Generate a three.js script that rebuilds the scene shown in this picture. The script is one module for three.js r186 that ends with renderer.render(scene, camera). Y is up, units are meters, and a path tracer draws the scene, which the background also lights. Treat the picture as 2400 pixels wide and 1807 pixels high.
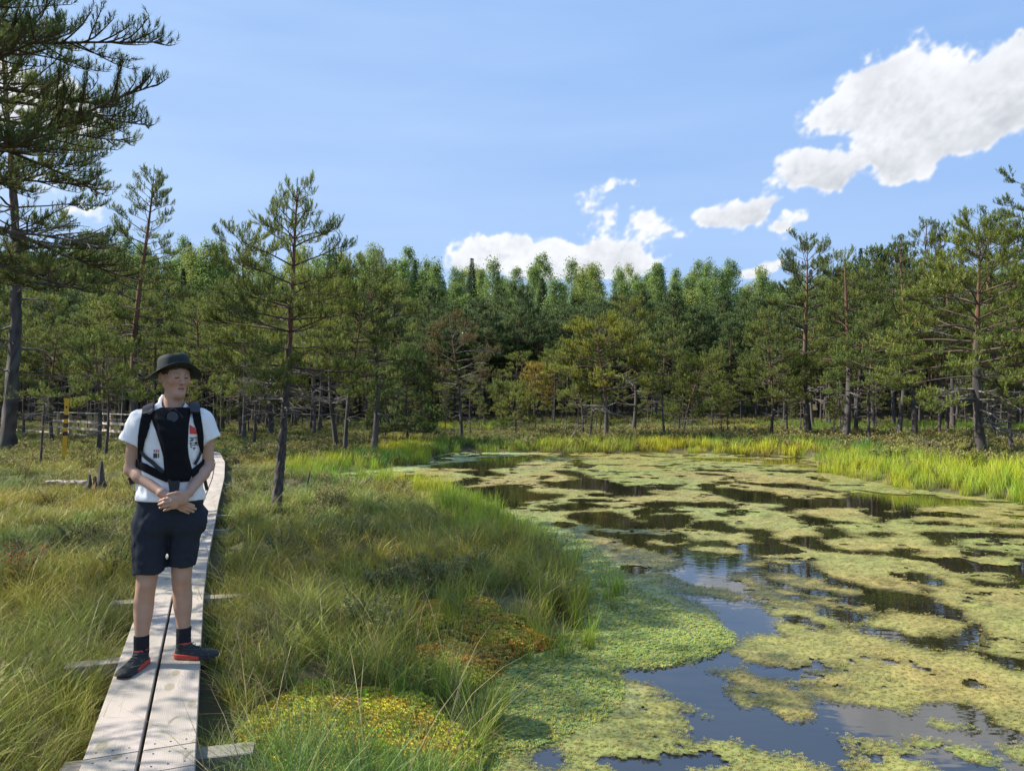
import * as THREE from 'three';
import { mergeGeometries } from 'three/addons/utils/BufferGeometryUtils.js';

// ---------------------------------------------------------------- camera, sky, sun, exposure
const scene = new THREE.Scene();
const F = 1734, CAMY = 1.885, PITCH = Math.atan(36.5 / F);
const camera = new THREE.PerspectiveCamera(2 * Math.atan(903.5 / F) * 180 / Math.PI, 2400 / 1807, 0.05, 1200);
camera.position.set(0, CAMY, 0);
camera.rotation.x = PITCH;
const renderer = new THREE.WebGLRenderer({ antialias: true });
renderer.toneMapping = THREE.LinearToneMapping;
renderer.toneMappingExposure = 1.75;
renderer.shadowMap.enabled = true;

const SUN_AZ = -73, SUN_EL = 43, D2R = Math.PI / 180;              // degrees, azimuth from straight ahead, minus is to the left
const sunDir = new THREE.Vector3(Math.sin(SUN_AZ * D2R) * Math.cos(SUN_EL * D2R), Math.sin(SUN_EL * D2R), -Math.cos(SUN_AZ * D2R) * Math.cos(SUN_EL * D2R));
const sun = new THREE.DirectionalLight(new THREE.Color(1, 0.93, 0.82), 5);
sun.position.copy(sunDir).multiplyScalar(80);
sun.target.position.set(0, 0, -12);
sun.castShadow = true;
Object.assign(sun.shadow.camera, { left: -40, right: 40, top: 40, bottom: -40, near: 1, far: 200 });
sun.shadow.mapSize.set(2048, 2048);
scene.add(sun, sun.target);

// ---------------------------------------------------------------- numbers
function rng(seed) { let a = seed >>> 0; return () => { a = (a + 0x6d2b79f5) | 0; let t = Math.imul(a ^ (a >>> 15), 1 | a); t = (t + Math.imul(t ^ (t >>> 7), 61 | t)) ^ t; return ((t ^ (t >>> 14)) >>> 0) / 4294967296; }; }
const clamp = (x, a = 0, b = 1) => x < a ? a : x > b ? b : x, mix = (a, b, t) => a + (b - a) * t;
const sstep = (a, b, x) => { const t = clamp((x - a) / (b - a)); return t * t * (3 - 2 * t); };
function hash3(x, y, z) { let h = Math.imul(x, 374761393) ^ Math.imul(y, 668265263) ^ Math.imul(z, 2147483647 ^ 0x5bd1e995); h = Math.imul(h ^ (h >>> 13), 1274126177); h ^= h >>> 16; return (h >>> 0) / 4294967296; }
function noise3(x, y, z) {
  const ix = Math.floor(x), iy = Math.floor(y), iz = Math.floor(z); let fx = x - ix, fy = y - iy, fz = z - iz;
  fx = fx * fx * (3 - 2 * fx); fy = fy * fy * (3 - 2 * fy); fz = fz * fz * (3 - 2 * fz);
  const a = mix(mix(hash3(ix, iy, iz), hash3(ix + 1, iy, iz), fx), mix(hash3(ix, iy + 1, iz), hash3(ix + 1, iy + 1, iz), fx), fy);
  const b = mix(mix(hash3(ix, iy, iz + 1), hash3(ix + 1, iy, iz + 1), fx), mix(hash3(ix, iy + 1, iz + 1), hash3(ix + 1, iy + 1, iz + 1), fx), fy);
  return mix(a, b, fz) * 2 - 1;
}
function noise2(x, y) {
  const ix = Math.floor(x), iy = Math.floor(y); let fx = x - ix, fy = y - iy;
  fx = fx * fx * (3 - 2 * fx); fy = fy * fy * (3 - 2 * fy);
  return mix(mix(hash3(ix, iy, 7), hash3(ix + 1, iy, 7), fx), mix(hash3(ix, iy + 1, 7), hash3(ix + 1, iy + 1, 7), fx), fy) * 2 - 1;
}
function fbm2(x, y, o = 4) { let s = 0, a = 0.5; for (let i = 0; i < o; i++) { s += a * noise2(x, y); x = x * 2.03 + 17.1; y = y * 2.03 - 9.7; a *= 0.5; } return s; }
function fbm3(x, y, z, o = 4) { let s = 0, a = 0.5; for (let i = 0; i < o; i++) { s += a * noise3(x, y, z); x = x * 2.03 + 5.1; y = y * 2.03 - 3.7; z = z * 2.03 + 1.3; a *= 0.5; } return s; }

// a place in the photograph (2400 x 1807) to a direction, to a point on a level plane, or to a point at a depth
const SP = Math.sin(PITCH), CP = Math.cos(PITCH);
function ray(px, py) { const x = (px - 1200) / F, y = (903.5 - py) / F; return [x, y * CP + SP, y * SP - CP]; }
function onPlane(px, py, y = 0) { const r = ray(px, py), t = (y - CAMY) / r[1]; return [r[0] * t, y, r[2] * t]; }
function atDepth(px, py, d) { const r = ray(px, py), t = -d / r[2]; return [r[0] * t, CAMY + r[1] * t, -d]; }

// ---------------------------------------------------------------- sky: clear summer air, whiter towards the sun, with small cumulus clouds
{
  const W = 4096, H = 2048, data = new Float32Array(W * H * 4), R2D = 180 / Math.PI;
  const azel = (px, py) => { const r = ray(px, py), l = Math.hypot(...r); return [Math.atan2(r[0], -r[2]) * R2D, Math.asin(r[1] / l) * R2D]; };
  // clouds: [azimuth, elevation, half width, half height, weight, tilt], degrees
  const blobs = [];
  const cl = (px, py, rx, ry, w = 1, tilt = 0) => { const [a, e] = azel(px, py); blobs.push([a, e, rx / F * R2D, ry / F * R2D, w, tilt]); };
  cl(2130, 250, 180, 110, 1.05, 0.12); cl(2080, 190, 105, 75, 1.0, 0.3); cl(2270, 260, 190, 120, 1.0, 0.25); cl(2150, 345, 110, 55, 0.95, 0.1); cl(1960, 255, 80, 45, 0.8, 0.3); cl(2420, 190, 150, 100, 0.9, 0.3); cl(2390, 110, 90, 35, 0.6, 0.5);
  cl(1880, 398, 96, 48, 1.2, 0.1); cl(1955, 402, 56, 40, 0.9, 0); cl(2070, 418, 60, 20, 0.55); cl(1920, 435, 70, 28, 0.7);
  cl(1738, 505, 84, 46, 1.15, 0.05); cl(1655, 512, 42, 26, 0.75); cl(1785, 482, 44, 26, 0.8); cl(1865, 512, 46, 20, 0.78, 0.6); cl(1818, 546, 28, 20, 0.7);
  cl(1520, 532, 72, 40, 0.84, 0.35); cl(1578, 548, 52, 22, 0.74); cl(1505, 498, 40, 30, 0.64);
  cl(1415, 435, 52, 25, 0.74, 0.35); cl(1465, 435, 30, 15, 0.6); cl(1365, 480, 46, 30, 0.72); cl(1400, 530, 62, 50, 0.52); cl(1430, 500, 34, 30, 0.5);
  cl(1170, 575, 95, 42, 1.2, 0); cl(1090, 605, 75, 34, 1.0, 0); cl(1290, 590, 110, 42, 1.05, 0); cl(1420, 595, 100, 42, 1.05); cl(1490, 620, 80, 34, 0.95); cl(1250, 630, 220, 34, 1.1);
  cl(1812, 622, 60, 26, 1.25, 0.4); cl(1770, 645, 50, 20, 1.1, 0.2);
  cl(60, 235, 150, 65, 1.2, 0); cl(170, 262, 70, 40, 1.0, -0.1); cl(-60, 210, 160, 80, 1.2); cl(215, 500, 60, 26, 0.6); cl(90, 440, 160, 50, 0.4);
  const r = rng(91);                                                // the same kind of cloud all round, thinner overhead
  for (let i = 0; i < 46; i++) {
    const a = -180 + 360 * r(), e = 6 + 40 * r() * r() + 8 * r(), s = 2 + 4 * r();
    if (Math.abs(a) < 42 && e < 36) continue;
    for (let k = 0; k < 5; k++) blobs.push([a + (r() - 0.5) * s * 3.4, e + (r() - 0.5) * s * 0.8, s * (0.6 + 0.6 * r()), s * (0.28 + 0.25 * r()), 0.7 + 0.4 * r(), 0.2 * (r() - 0.3)]);
  }
  const field = (a, e) => {
    let s = 0, under = 0;
    for (const b of blobs) {
      let dx = a - b[0]; if (dx > 180) dx -= 360; if (dx < -180) dx += 360;
      if (dx > b[2] * 2.2 || dx < -b[2] * 2.2) continue;
      let dy = e - b[1]; if (dy > b[3] * 2.6 || dy < -b[3] * 2.6) continue;
      dy -= dx * b[5]; dx /= b[2] * 0.92; dy /= b[3] * 0.84;
      const q = dx * dx + dy * dy; if (q > 4) continue;
      const v = b[4] * Math.exp(-q * q * 0.75 - q * 0.3); s += v; under += v * dy;
    }
    return [s, s > 1e-4 ? under / s : 0];
  };
  for (let row = 0; row < H; row++) {
    const el = ((row + 0.5) / H - 0.5) * 180, y = Math.sin(el * D2R), c = Math.cos(el * D2R);
    for (let col = 0; col < W; col++) {
      const i = (row * W + col) * 4; data[i + 3] = 1;
      if (el < -3) { data[i] = 0.09; data[i + 1] = 0.1; data[i + 2] = 0.06; continue; }
      const ang = ((col + 0.5) / W - 0.5) * 2 * Math.PI, x = Math.cos(ang) * c, z = Math.sin(ang) * c;
      const cs = x * sunDir.x + y * sunDir.y + z * sunDir.z, gam = Math.acos(clamp(cs, -1, 1)) * R2D;
      const az = Math.atan2(x, -z) * R2D, ee = Math.max(el, 0);
      let w = 1.12 * Math.exp(-gam / 44) + 0.75 * Math.exp(-ee / 15) + 0.05;      // paleness of the air
      w += 0.16 * fbm2(az * 0.05 + ee * 0.16, ee * 0.35 - az * 0.03, 6) * (0.3 + 1.4 * Math.exp(-gam / 50));   // thin veils
      w = clamp(w, 0, 1.25);
      let R = mix(0.125, 0.53, w), G = mix(0.305, 0.70, w), B = mix(0.68, 0.965, w);
      const glow = 0.5 * Math.exp(-gam * gam / 300); R += glow; G += glow * 0.97; B += glow * 0.9;
      let [s] = field(az, el);
      if (s > 0.03) {
        const k = 0.62, wx = fbm2(az * 0.55, el * 0.8 + 40, 3) * 1.2, wy = fbm2(az * 0.55 + 30, el * 0.8, 3) * 0.8;
        const f = field(az + wx, el + wy); s = f[0];
        const n = fbm2(az * k + wx * 0.3, el * k * 1.25 - az * 0.16, 7), fine = fbm2(az * 2.7 + 9, el * 3.1 - az * 0.9, 5);
        const dens = s * 1.2 - 0.62 + n * 0.66 + fine * 0.42;
        let al = sstep(-0.12, 0.5, dens); al = al * (0.5 + 0.5 * sstep(0.0, 0.5, dens));
        const thick = sstep(0.15, 0.8, s * 1.2 - 0.62 + n * 0.5), base = sstep(0.5, -0.9, f[1] + fine * 0.5);
        const toSun = sstep(-0.2, 0.9, cs);
        const lit = mix(0.87, 0.95, toSun) * (1 + 0.10 * n) - 0.14 * thick * base - 0.15 * thick * (0.5 + 1.0 * fbm2(az * 0.3, el * 0.45, 3)) + 0.03 * fine;
        const shade = clamp(1 - lit, 0, 1);
        R = mix(R, lit * (0.97 - 0.10 * shade), al); G = mix(G, lit * (0.985 - 0.03 * shade), al); B = mix(B, lit * (1.02 + 0.08 * shade), al);
      }
      data[i] = R * 0.67; data[i + 1] = G * 0.67; data[i + 2] = B * 0.67;
    }
  }
  const t = new THREE.DataTexture(data, W, H, THREE.RGBAFormat, THREE.FloatType);
  t.mapping = THREE.EquirectangularReflectionMapping; t.magFilter = THREE.LinearFilter; t.minFilter = THREE.LinearFilter; t.needsUpdate = true;
  scene.background = t; scene.environment = t;
}
// ---------------------------------------------------------------- helpers for things
const taken = new Map();
function numbered(name) { const n = taken.get(name) ?? 0; taken.set(name, n + 1); return n ? name + '_' + String(n).padStart(3, '0') : name; }
function tag(o, label, category, group, kind) { if (label) o.userData.label = label; if (category) o.userData.category = category; if (group) o.userData.group = group; if (kind) o.userData.kind = kind; return o; }
function thing(name, label, category, pos = [0, 0, 0], group) { const o = new THREE.Group(); o.name = numbered(name); o.position.set(...pos); scene.add(o); return tag(o, label, category, group); }
function obj(name, geo, mat, parent = scene) { const m = new THREE.Mesh(geo, mat); m.name = parent === scene ? numbered(name) : name; m.castShadow = m.receiveShadow = true; parent.add(m); return m; }
const lin = (r, g, b) => new THREE.Color().setRGB(r, g, b);
const std = (c, rough = 0.9, more = {}) => new THREE.MeshStandardMaterial({ color: c, roughness: rough, metalness: 0, side: THREE.DoubleSide, ...more });
const phys = (c, rough = 0.9, more = {}) => new THREE.MeshPhysicalMaterial({ color: c, roughness: rough, metalness: 0, side: THREE.DoubleSide, ...more });
// MB collects triangles with linear vertex colours
class MB {
  constructor() { this.p = []; this.c = []; this.ix = []; this.u = []; }
  get n() { return this.p.length / 3; }
  v(x, y, z, c) { this.p.push(x, y, z); this.c.push(c[0], c[1], c[2]); return this.p.length / 3 - 1; }
  tri(a, b, c) { this.ix.push(a, b, c); }
  quad(a, b, c, d) { this.ix.push(a, b, c, a, c, d); }
  box(cx, cy, cz, sx, sy, sz, c, m) {
    const b = this.n, q = new THREE.Vector3();
    for (const [i, j, k] of [[-1, -1, -1], [1, -1, -1], [1, 1, -1], [-1, 1, -1], [-1, -1, 1], [1, -1, 1], [1, 1, 1], [-1, 1, 1]]) { q.set(cx + i * sx / 2, cy + j * sy / 2, cz + k * sz / 2); if (m) q.applyMatrix4(m); this.v(q.x, q.y, q.z, c); }
    for (const f of [[0, 3, 2, 1], [4, 5, 6, 7], [0, 1, 5, 4], [2, 3, 7, 6], [1, 2, 6, 5], [0, 4, 7, 3]]) this.quad(b + f[0], b + f[1], b + f[2], b + f[3]);
  }
  // a tapering tube through points [[x,y,z,r],...]; col(t, angle) gives the colour
  tube(pts, sides, col, cap = false) {
    const n = pts.length; let prev = null, up = [0.31, 0.2, 0.93];
    for (let i = 0; i < n; i++) {
      const a = pts[Math.max(0, i - 1)], b = pts[Math.min(n - 1, i + 1)];
      let tx = b[0] - a[0], ty = b[1] - a[1], tz = b[2] - a[2]; const l = Math.hypot(tx, ty, tz) || 1; tx /= l; ty /= l; tz /= l;
      let d = up[0] * tx + up[1] * ty + up[2] * tz, ux = up[0] - d * tx, uy = up[1] - d * ty, uz = up[2] - d * tz; const ul = Math.hypot(ux, uy, uz) || 1; ux /= ul; uy /= ul; uz /= ul; up = [ux, uy, uz];
      const vx = ty * uz - tz * uy, vy = tz * ux - tx * uz, vz = tx * uy - ty * ux, start = this.n;
      for (let k = 0; k < sides; k++) {
        const an = k / sides * 6.28318, r = pts[i][3] * (pts[i][4] ? 1 + pts[i][4] * noise3(an < 3.14 ? an * 3 : (6.28318 - an) * 3 + 7, i * 0.9, 3) : 1), cs = Math.cos(an) * r, sn = Math.sin(an) * r;
        this.v(pts[i][0] + ux * cs + vx * sn, pts[i][1] + uy * cs + vy * sn, pts[i][2] + uz * cs + vz * sn, col(i / (n - 1), an));
      }
      if (prev !== null) for (let k = 0; k < sides; k++) { const k2 = (k + 1) % sides; this.quad(prev + k, prev + k2, start + k2, start + k); }
      prev = start;
    }
    if (cap) { for (const [s, e] of [[0, 1], [prev, 0]]) { if (e) continue; for (let k = 1; k < sides - 1; k++) this.tri(s, s + k, s + k + 1); } }
  }
  geo(smooth = false) {
    const g = new THREE.BufferGeometry();
    g.setAttribute('position', new THREE.BufferAttribute(new Float32Array(this.p), 3));
    g.setAttribute('color', new THREE.BufferAttribute(new Float32Array(this.c), 3));
    if (this.u.length) g.setAttribute('uv', new THREE.BufferAttribute(new Float32Array(this.u), 2));
    g.setIndex(new THREE.BufferAttribute(new Uint32Array(this.ix), 1));
    if (smooth) g.computeVertexNormals();
    return g;
  }
}

// ---------------------------------------------------------------- outlines of the water, read off the photograph on the water level
const PX = (list, y = 0) => { const o = []; for (let i = 0; i < list.length; i += 2) { const p = onPlane(list[i], list[i + 1], y); o.push([p[0], p[2]]); } return o; };
class Poly {
  constructor(pts) { this.p = pts; this.b = [1e9, 1e9, -1e9, -1e9]; for (const [x, z] of pts) { this.b[0] = Math.min(this.b[0], x); this.b[1] = Math.min(this.b[1], z); this.b[2] = Math.max(this.b[2], x); this.b[3] = Math.max(this.b[3], z); } }
  sd(x, z) {                                                        // minus inside
    let best = 1e9, inside = false; const p = this.p, n = p.length;
    for (let i = 0, j = n - 1; i < n; j = i++) {
      const ax = p[j][0], az = p[j][1], ex = p[i][0] - ax, ez = p[i][1] - az, wx = x - ax, wz = z - az, t = clamp((wx * ex + wz * ez) / (ex * ex + ez * ez + 1e-9));
      const dx = wx - ex * t, dz = wz - ez * t, q = dx * dx + dz * dz; if (q < best) best = q;
      if ((p[i][1] > z) !== (az > z) && x < ex * (z - p[i][1]) / ez + p[i][0]) inside = !inside;
    }
    return (inside ? -1 : 1) * Math.sqrt(best);
  }
  near(x, z, m) { return x > this.b[0] - m && x < this.b[2] + m && z > this.b[1] - m && z < this.b[3] + m; }
}
const shore = PX([1085, 1830, 1120, 1700, 1110, 1600, 1160, 1530, 1290, 1512, 1385, 1445, 1372, 1385, 1320, 1320, 1225, 1255, 1130, 1195, 1050, 1158, 965, 1150, 900, 1141, 850, 1140, 800, 1138, 745, 1126, 770, 1113, 880, 1102, 960, 1090, 1020, 1073, 1040, 1062, 1150, 1061, 1320, 1062, 1500, 1061, 1700, 1064, 1860, 1069, 1945, 1076, 1935, 1092, 1950, 1110, 2080, 1138, 2270, 1163, 2400, 1178, 2700, 1215]);
shore.push([26, -9], [20, 0.5], [4, 1.5], [-0.2, -2.2]);
const pond = new Poly(shore);
const farPond = new Poly([...PX([1010, 1004, 1090, 1013, 1250, 1016, 1330, 1012, 1480, 1014, 1620, 1017, 1720, 1013, 1820, 1004], 0.0), ...PX([1800, 1000, 1500, 1001, 1250, 1001.5, 1050, 1001])]);
const open = [
  [995, 1096, 1053, 1086, 1111, 1083, 1126, 1075, 1183, 1071, 1270, 1069, 1299, 1072, 1227, 1081, 1209, 1090, 1205, 1096, 1126, 1101, 1053, 1097],
  [899, 1124, 945, 1115, 988, 1111, 995, 1115, 988, 1122, 952, 1128, 955, 1139, 919, 1140],
  [981, 1142, 1003, 1135, 1082, 1128, 1118, 1119, 1126, 1126, 1111, 1137, 1068, 1143, 1133, 1142, 1183, 1137, 1227, 1144, 1241, 1153, 1306, 1159, 1324, 1162, 1267, 1175, 1227, 1177, 1220, 1184, 1180, 1186, 1140, 1175, 1118, 1162, 1053, 1157, 1031, 1153],
  [1068, 1106, 1140, 1101, 1190, 1117, 1118, 1115],
  [1303, 1102, 1353, 1106, 1379, 1117, 1426, 1128, 1462, 1139, 1588, 1142, 1570, 1149, 1487, 1148, 1545, 1159, 1469, 1165, 1429, 1162, 1415, 1151, 1343, 1146, 1281, 1139, 1292, 1131, 1335, 1128, 1364, 1124, 1314, 1108],
  [1267, 1187, 1324, 1182, 1364, 1178, 1422, 1187, 1379, 1196, 1339, 1198, 1285, 1193],
  [1332, 1204, 1415, 1200, 1451, 1206, 1469, 1218, 1509, 1224, 1516, 1220, 1498, 1209, 1541, 1206, 1600, 1206, 1640, 1215, 1600, 1238, 1516, 1240, 1415, 1238, 1364, 1224],
  [1516, 1180, 1600, 1177, 1698, 1178, 1734, 1193, 1672, 1191, 1600, 1187, 1545, 1195, 1502, 1195],
  [1784, 1079, 1860, 1078, 1875, 1086, 1802, 1089], [1600, 1074, 1774, 1075, 1755, 1084, 1636, 1079], [1864, 1092, 1936, 1094, 1925, 1097, 1878, 1096], [1669, 1128, 1716, 1130, 1698, 1136],
  [1716, 1131, 1803, 1134, 1850, 1133, 1875, 1136, 1925, 1144, 1976, 1153, 1976, 1157, 1911, 1148, 1831, 1144, 1803, 1140],
  [1614, 1146, 1676, 1148, 1716, 1142, 1737, 1149, 1803, 1155, 1813, 1162, 1835, 1169, 1911, 1171, 1976, 1169, 1983, 1164, 1976, 1154, 2034, 1157, 2106, 1164, 2179, 1166, 2269, 1173, 2309, 1180, 2287, 1186, 2179, 1184, 2157, 1195, 2121, 1213, 2070, 1227, 2038, 1218, 2099, 1202, 2114, 1195, 2081, 1187, 1983, 1191, 1940, 1189, 1868, 1195, 1853, 1204, 1799, 1196, 1850, 1186, 1774, 1178, 1723, 1177, 1683, 1159],
  [1636, 1220, 1694, 1225, 1781, 1250, 1708, 1250, 1600, 1238], [1882, 1206, 1911, 1215, 2005, 1225, 1962, 1229, 1882, 1222], [2135, 1227, 2215, 1224, 2280, 1233, 2179, 1232], [2323, 1227, 2400, 1229, 2450, 1234, 2400, 1238, 2334, 1238], [1922, 1245, 1944, 1240, 1983, 1247, 1940, 1252],
  [1400, 1247, 1454, 1255, 1514, 1252, 1595, 1253, 1606, 1263, 1633, 1273, 1671, 1271, 1693, 1268, 1712, 1278, 1758, 1282, 1818, 1286, 1815, 1299, 1774, 1301, 1763, 1312, 1709, 1303, 1666, 1302, 1633, 1297, 1601, 1289, 1574, 1298, 1514, 1291, 1481, 1277, 1454, 1266],
  [1655, 1228, 1704, 1234, 1753, 1243, 1791, 1243, 1823, 1247, 1815, 1274, 1766, 1272, 1763, 1254, 1712, 1243], [1400, 1229, 1508, 1230, 1649, 1233, 1568, 1240, 1400, 1238],
  [1590, 1300, 1644, 1309, 1687, 1311, 1720, 1306, 1760, 1308, 1739, 1325, 1766, 1329, 1761, 1338, 1720, 1338, 1698, 1349, 1701, 1363, 1739, 1371, 1712, 1378, 1677, 1375, 1617, 1368, 1590, 1352, 1546, 1338, 1595, 1333, 1644, 1324, 1590, 1309],
  [1598, 1395, 1644, 1398, 1671, 1406, 1725, 1409, 1731, 1393, 1715, 1382, 1739, 1393, 1766, 1414, 1790, 1430, 1800, 1440, 1694, 1440, 1644, 1414],
  [1793, 1314, 1861, 1324, 1890, 1317, 1896, 1338, 1952, 1356, 2028, 1381, 2060, 1389, 2125, 1392, 2163, 1394, 2153, 1376, 2177, 1384, 2174, 1394, 2193, 1413, 2240, 1432, 2272, 1463, 2250, 1454, 2180, 1438, 2085, 1430, 2071, 1431, 2030, 1414, 1963, 1408, 1968, 1397, 2006, 1400, 2030, 1388, 1952, 1368, 1888, 1352, 1823, 1339, 1766, 1335, 1834, 1337, 1801, 1320],
  [1771, 1348, 1807, 1364, 1875, 1377, 1940, 1392, 1915, 1396, 1847, 1381, 1790, 1364], [1796, 1382, 1834, 1392, 1929, 1407, 1888, 1408, 1823, 1395],
  [1842, 1270, 1872, 1259, 1907, 1257, 1915, 1275, 1942, 1287, 1990, 1293, 2082, 1294, 2106, 1287, 2158, 1296, 2147, 1303, 2071, 1304, 2001, 1300, 1919, 1291, 1875, 1277],
  [1932, 1244, 1959, 1237, 2000, 1255, 2030, 1262, 1942, 1264], [2134, 1246, 2201, 1248, 2261, 1252, 2342, 1255, 2420, 1252, 2420, 1262, 2288, 1258, 2234, 1264, 2239, 1274, 2212, 1280, 2180, 1266], [2003, 1251, 2050, 1251, 2098, 1251, 2044, 1258],
  [2174, 1313, 2207, 1319, 2239, 1329, 2304, 1342, 2266, 1342, 2207, 1326], [2245, 1279, 2315, 1293, 2420, 1303, 2420, 1310, 2302, 1297], [2123, 1346, 2142, 1344, 2180, 1358, 2234, 1374, 2201, 1372, 2169, 1371], [2247, 1354, 2288, 1359, 2342, 1370, 2420, 1366, 2342, 1379, 2283, 1369], [2337, 1356, 2420, 1355, 2420, 1363, 2356, 1361],
  [1914, 1420, 1936, 1417, 1944, 1432, 2017, 1430, 2050, 1452, 2006, 1461, 1968, 1453, 1908, 1441], [1833, 1445, 1881, 1448, 1936, 1467, 1930, 1476, 1892, 1469, 1854, 1458],
  [2012, 1473, 2033, 1466, 2071, 1475, 2136, 1494, 2207, 1497, 2234, 1490, 2250, 1481, 2283, 1474, 2302, 1484, 2304, 1503, 2280, 1517, 2266, 1533, 2234, 1524, 2201, 1528, 2147, 1511, 2085, 1492], [2370, 1551, 2420, 1556, 2420, 1576, 2378, 1566], [2302, 1533, 2345, 1545, 2315, 1548],
  [1694, 1430, 1696, 1468, 1723, 1490, 1726, 1509, 1702, 1522, 1675, 1538, 1647, 1552, 1580, 1563, 1498, 1574, 1458, 1574, 1471, 1590, 1506, 1593, 1539, 1606, 1566, 1624, 1553, 1631, 1585, 1647, 1593, 1655, 1637, 1663, 1626, 1674, 1642, 1690, 1637, 1707, 1615, 1715, 1631, 1731, 1656, 1715, 1683, 1723, 1729, 1734, 1751, 1747, 1800, 1758, 1841, 1772, 1889, 1788, 1936, 1802, 1955, 1825, 2000, 1825, 1990, 1793, 1976, 1769, 1974, 1742, 1958, 1724, 2030, 1731, 2071, 1739, 2112, 1750, 2163, 1739, 2207, 1734, 2244, 1745, 2299, 1753, 2345, 1790, 2420, 1830, 2420, 1810, 2350, 1762, 2332, 1748, 2345, 1740, 2420, 1748, 2420, 1728, 2356, 1717, 2315, 1696, 2296, 1671, 2261, 1658, 2245, 1662, 2199, 1661, 2166, 1650, 2128, 1661, 2120, 1678, 2082, 1666, 2050, 1661, 2017, 1661, 1963, 1655, 1927, 1633, 1855, 1605, 1830, 1592, 1873, 1622, 1895, 1636, 1917, 1663, 1890, 1682, 1852, 1688, 1800, 1669, 1770, 1658, 1729, 1639, 1675, 1617, 1696, 1595, 1661, 1574, 1700, 1566, 1737, 1552, 1715, 1530, 1718, 1522, 1740, 1503, 1764, 1483, 1800, 1487, 1835, 1489, 1833, 1473, 1820, 1452, 1800, 1438, 1790, 1430],
  [2182, 1760, 2250, 1783, 2330, 1820, 2240, 1820, 2190, 1787], [1265, 1765, 1285, 1757, 1312, 1768, 1308, 1788, 1290, 1793, 1268, 1782], [1740, 1552, 1800, 1570, 1840, 1590, 1780, 1578],
].map((l) => new Poly(PX(l)));
const islands = [[1511, 1270, 1560, 1264, 1617, 1274, 1580, 1280, 1530, 1279], [1600, 1289, 1640, 1281, 1720, 1284, 1753, 1296, 1690, 1301, 1640, 1296], [2192, 1690, 2240, 1689, 2300, 1698, 2316, 1714, 2245, 1720, 2192, 1704]].map((l) => new Poly(PX(l)));
const greenZone = new Poly(PX([1000, 1830, 1090, 1700, 1100, 1560, 1300, 1480, 1360, 1400, 1300, 1310, 1150, 1200, 1000, 1150, 940, 1140, 960, 1146, 1080, 1165, 1130, 1190, 1250, 1215, 1380, 1270, 1440, 1320, 1500, 1385, 1600, 1430, 1680, 1462, 1722, 1490, 1724, 1510, 1680, 1537, 1560, 1566, 1450, 1578, 1470, 1620, 1420, 1690, 1300, 1740, 1180, 1780, 1160, 1830]));
const inletZone = new Poly(PX([700, 1150, 745, 1110, 940, 1085, 1020, 1060, 1290, 1060, 1120, 1073, 1000, 1093, 900, 1118, 860, 1145]));
const sparseZone = new Poly(PX([1480, 1330, 1560, 1345, 1620, 1375, 1740, 1385, 1700, 1425, 1690, 1440, 1620, 1400, 1520, 1370]));
const sparse2 = new Poly(PX([1920, 1560, 2000, 1545, 2200, 1600, 2290, 1650, 2100, 1660, 1960, 1600]));

// signed distance to the shore on a grid, minus in the water; then the height of the ground anywhere
const SG = { x0: -12, z0: -56, s: 0.1, nx: 400, nz: 590 }; SG.d = new Float32Array(SG.nx * SG.nz);
for (let j = 0; j < SG.nz; j++) for (let i = 0; i < SG.nx; i++) { const x = SG.x0 + i * SG.s, z = SG.z0 + j * SG.s; SG.d[j * SG.nx + i] = z < -38 ? farPond.sd(x, z) : pond.sd(x, z); }
function shoreSD(x, z) {
  const u = (x - SG.x0) / SG.s, v = (z - SG.z0) / SG.s, i = Math.floor(u), j = Math.floor(v);
  if (i < 0 || j < 0 || i >= SG.nx - 1 || j >= SG.nz - 1) return z < -38 ? farPond.sd(x, z) : pond.sd(x, z);
  const a = u - i, b = v - j, k = j * SG.nx + i;
  return mix(mix(SG.d[k], SG.d[k + 1], a), mix(SG.d[k + SG.nx], SG.d[k + SG.nx + 1], a), b);
}
const walk = [];                                                     // centre line of the boardwalk, filled below
const PLANK_Y = 0.32;
for (const [px, py] of [[318, 1815], [329.5, 1760], [403, 1405], [424, 1325], [474, 1180], [497, 1120], [504, 1084], [496, 1062], [440, 1047], [300, 1029], [160, 1016], [30, 1006], [-160, 998]]) { const p = onPlane(px, py, PLANK_Y); walk.push([p[0], p[2]]); }
walk.unshift([walk[0][0] + (walk[0][0] - walk[2][0]) * 1.4, walk[0][1] + (walk[0][1] - walk[2][1]) * 1.4]);
function walkDist(x, z) { let best = 1e9; for (let i = 1; i < walk.length; i++) { const a = walk[i - 1], b = walk[i], ex = b[0] - a[0], ez = b[1] - a[1], t = clamp(((x - a[0]) * ex + (z - a[1]) * ez) / (ex * ex + ez * ez)); const d = Math.hypot(x - a[0] - ex * t, z - a[1] - ez * t); if (d < best) best = d; } return best; }
function groundY(x, z) {
  const s = shoreSD(x, z), d = -z;
  let h = s < 0 ? Math.max(-0.5, s * 0.5) : 0.02 + 0.13 * sstep(0, 0.5, s) + 0.03 * sstep(0.5, 3, s);
  if (s > 0) h += (0.09 * noise2(x * 1.3, z * 1.3) + 0.05 * noise2(x * 3.1 + 9, z * 3.1)) * sstep(0, 0.6, s) * (d < 60 ? 1 : 1);
  h += 11 * sstep(62, 122, Math.hypot(x * 0.7, z)) * (d > 0 ? 1 : 0.3);
  if (s > 0) { const w = walkDist(x, z); if (w < 0.7) h = Math.min(h, mix(0.14, h, sstep(0.25, 0.7, w))); }
  return h;
}
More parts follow.
